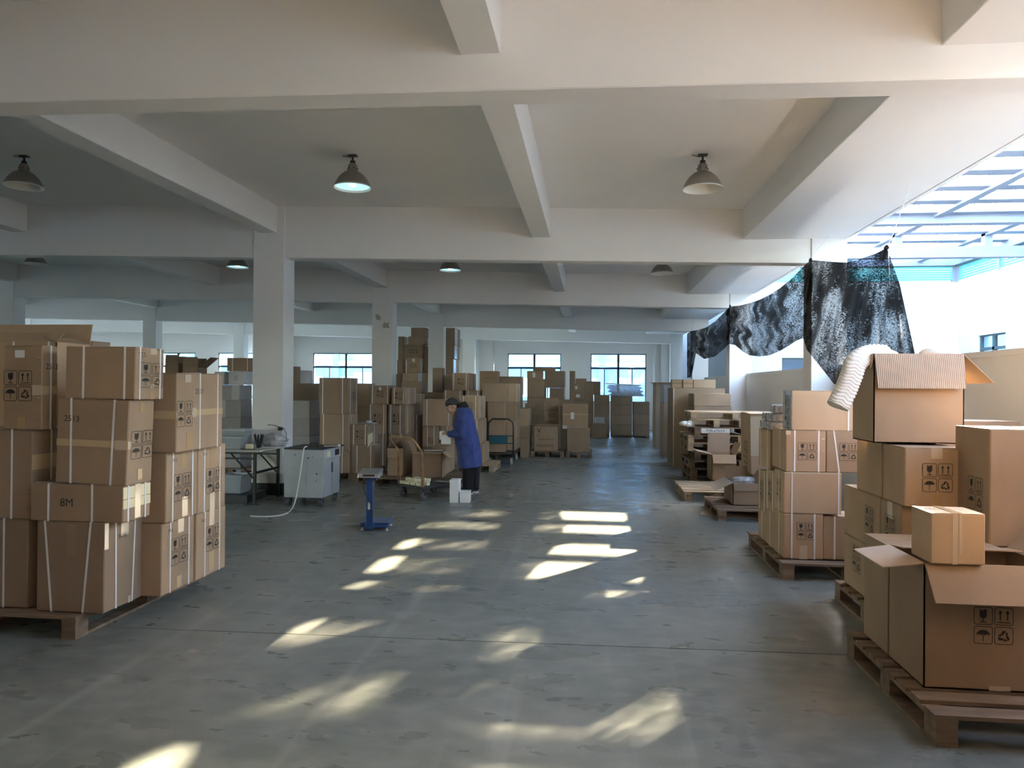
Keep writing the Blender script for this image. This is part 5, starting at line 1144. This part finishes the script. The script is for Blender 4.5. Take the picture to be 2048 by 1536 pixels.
# coat: one flowing shell with collar, sleeves, front overlap
def wave(r, c, am, ph, f=5):
    out = []
    for i, q in enumerate(r):
        v = Vector(q)-Vector(c); k = 1+am*math.sin(f*2*PI*i/len(r)+ph); out.append(Vector(c)+Vector((v.x*k, v.y*k, v.z)))
    return out
rows = [(941,934,.175,.215,.06),(940,920,.178,.213,.05),(938,902,.182,.212,.04),(935,885,.185,.212,.03),(932,868,.182,.213,.02),(929,852,.175,.222,.02),(928,838,.158,.225,.01),(929,827,.135,.205,.0),(928,819,.10,.15,0),(924,813,.072,.085,0)]
R_ = []
for i,(px,py,rx,ry,am) in enumerate(rows):
    c = W_(px,py); R_.append(wave(ell(c,rx,ry,40,tilt=(.10 if i < 2 else .12 if i > 6 else .05)), c, am, i*.35, 6))
g = G().loft(R_)
for side in (-1, 1):
    sh_, el, wr = arm(side); sh2 = sh_+Vector((0,-side*.03,-.01)); cuff = wr+(el-wr)*.10
    g.tube([sh2, sh_+(el-sh_)*.3, sh_+(el-sh_)*.7, el+Vector((.012,0,-.01)), el+(wr-el)*.35, cuff+(el-cuff)*.15, cuff],[.078,.075,.068,.066,.058,.050,.050],18)
coat = remesh(g, 'coat', 'coat', wk, .009, 5)
g = G(); ring0 = ell(W_(924,814),.075,.085,20,tilt=.35); ring1 = ell(W_(921,806),.070,.078,20,tilt=.4); ring2 = ell(W_(923,808),.082,.092,20,tilt=.4); ring3 = ell(W_(927,817),.092,.105,20,tilt=.3)
g.loft([ring0,ring1,ring2,ring3],cap=False).make('collar','trouser',wk,smooth=True)
q0 = W_(915,900,-.2); G().box((-.06,-.225,.62),(.07,-.214,.78)).make('pocket','coat',wk)
# trousers and shoes
g = G()
for s_, dx in ((-1,-.03),(1,.03)):
    g.tube([W_(940,915)+Vector((dx*.5,s_*.09,0)), Vector((.0+dx,s_*.10,.44)), Vector((.0+dx,s_*.10,.26)), Vector((.0+dx,s_*.10,.09)), Vector((.0+dx,s_*.10,.05))], [.105,.098,.088,.082,.080], 14)
g.make('trousers','trouser',wk,smooth=True)
for s_, dx in ((-1,-.03),(1,.03)):
    g = G(); c = Vector((dx-.03, s_*.10, 0)); g.loft([[(c.x+x*k-(.0), c.y+y*k, z) for x,y in ((-.16,-.02),(-.13,-.045),(-.05,-.05),(.06,-.04),(.10,-.02),(.10,.02),(.06,.04),(-.05,.05),(-.13,.045),(-.16,.02))] for z,k in ((.022,1),(.05,.96),(.075,.72),(.10,.5))]).make('shoe','shoe',wk,smooth=True)
    G().loft([[(c.x+x*1.04, c.y+y*1.04, z) for x,y in ((-.16,-.02),(-.13,-.045),(-.05,-.05),(.06,-.04),(.10,-.02),(.10,.02),(.06,.04),(-.05,.05),(-.13,.045),(-.16,.02))] for z in (0,.024)]).make('sole','sole',wk)
# the white box in the hands
q = W_(890,880)+WP; e = empty('white_box', (q.x, q.y, q.z), 0, label='white open box held in the worker\'s hands', cat='box')
hb_ = W_(892,868)+WP
G().box((-.055,-.075,-.075),(.055,.075,.055)).make('base','paper',e,bevel=.002)
ld = G().box((0,-.08,-.115),(.19,.08,-.108)).make('lid','paper',e); ld = G().box((-.02,-.095,-.14),(.13,-.088,-.0)).make('lid_flap','paper',e)
e.location = (hb_.x-.035, hb_.y, hb_.z-.01)
# small things on the floor
for i,(px,py,r_,a,b) in enumerate(((600,1041,.3,.11,.06),(640,1103,.5,.05,.03),(515,1014,.1,.04,.02))):
    q = atZ(px,py,.002); o = G().box((-a,-b/2,0),(a,b/2,.002)).make('paper_scrap','chip'); o.location=q; o.rotation_euler=(0,0,r_); tag(o,('large pale paper scrap on the floor left of the scale','tiny scrap on the floor in front of the scale','small scrap on the floor by the table leg')[i],'paper')
q = [atZ(x,y,.004) for x,y in ((679,995),(690,992),(700,990))]; tag(G().tube(q,.004,5).make('cable','black'),'black cable end on the floor right of the machine','cable')
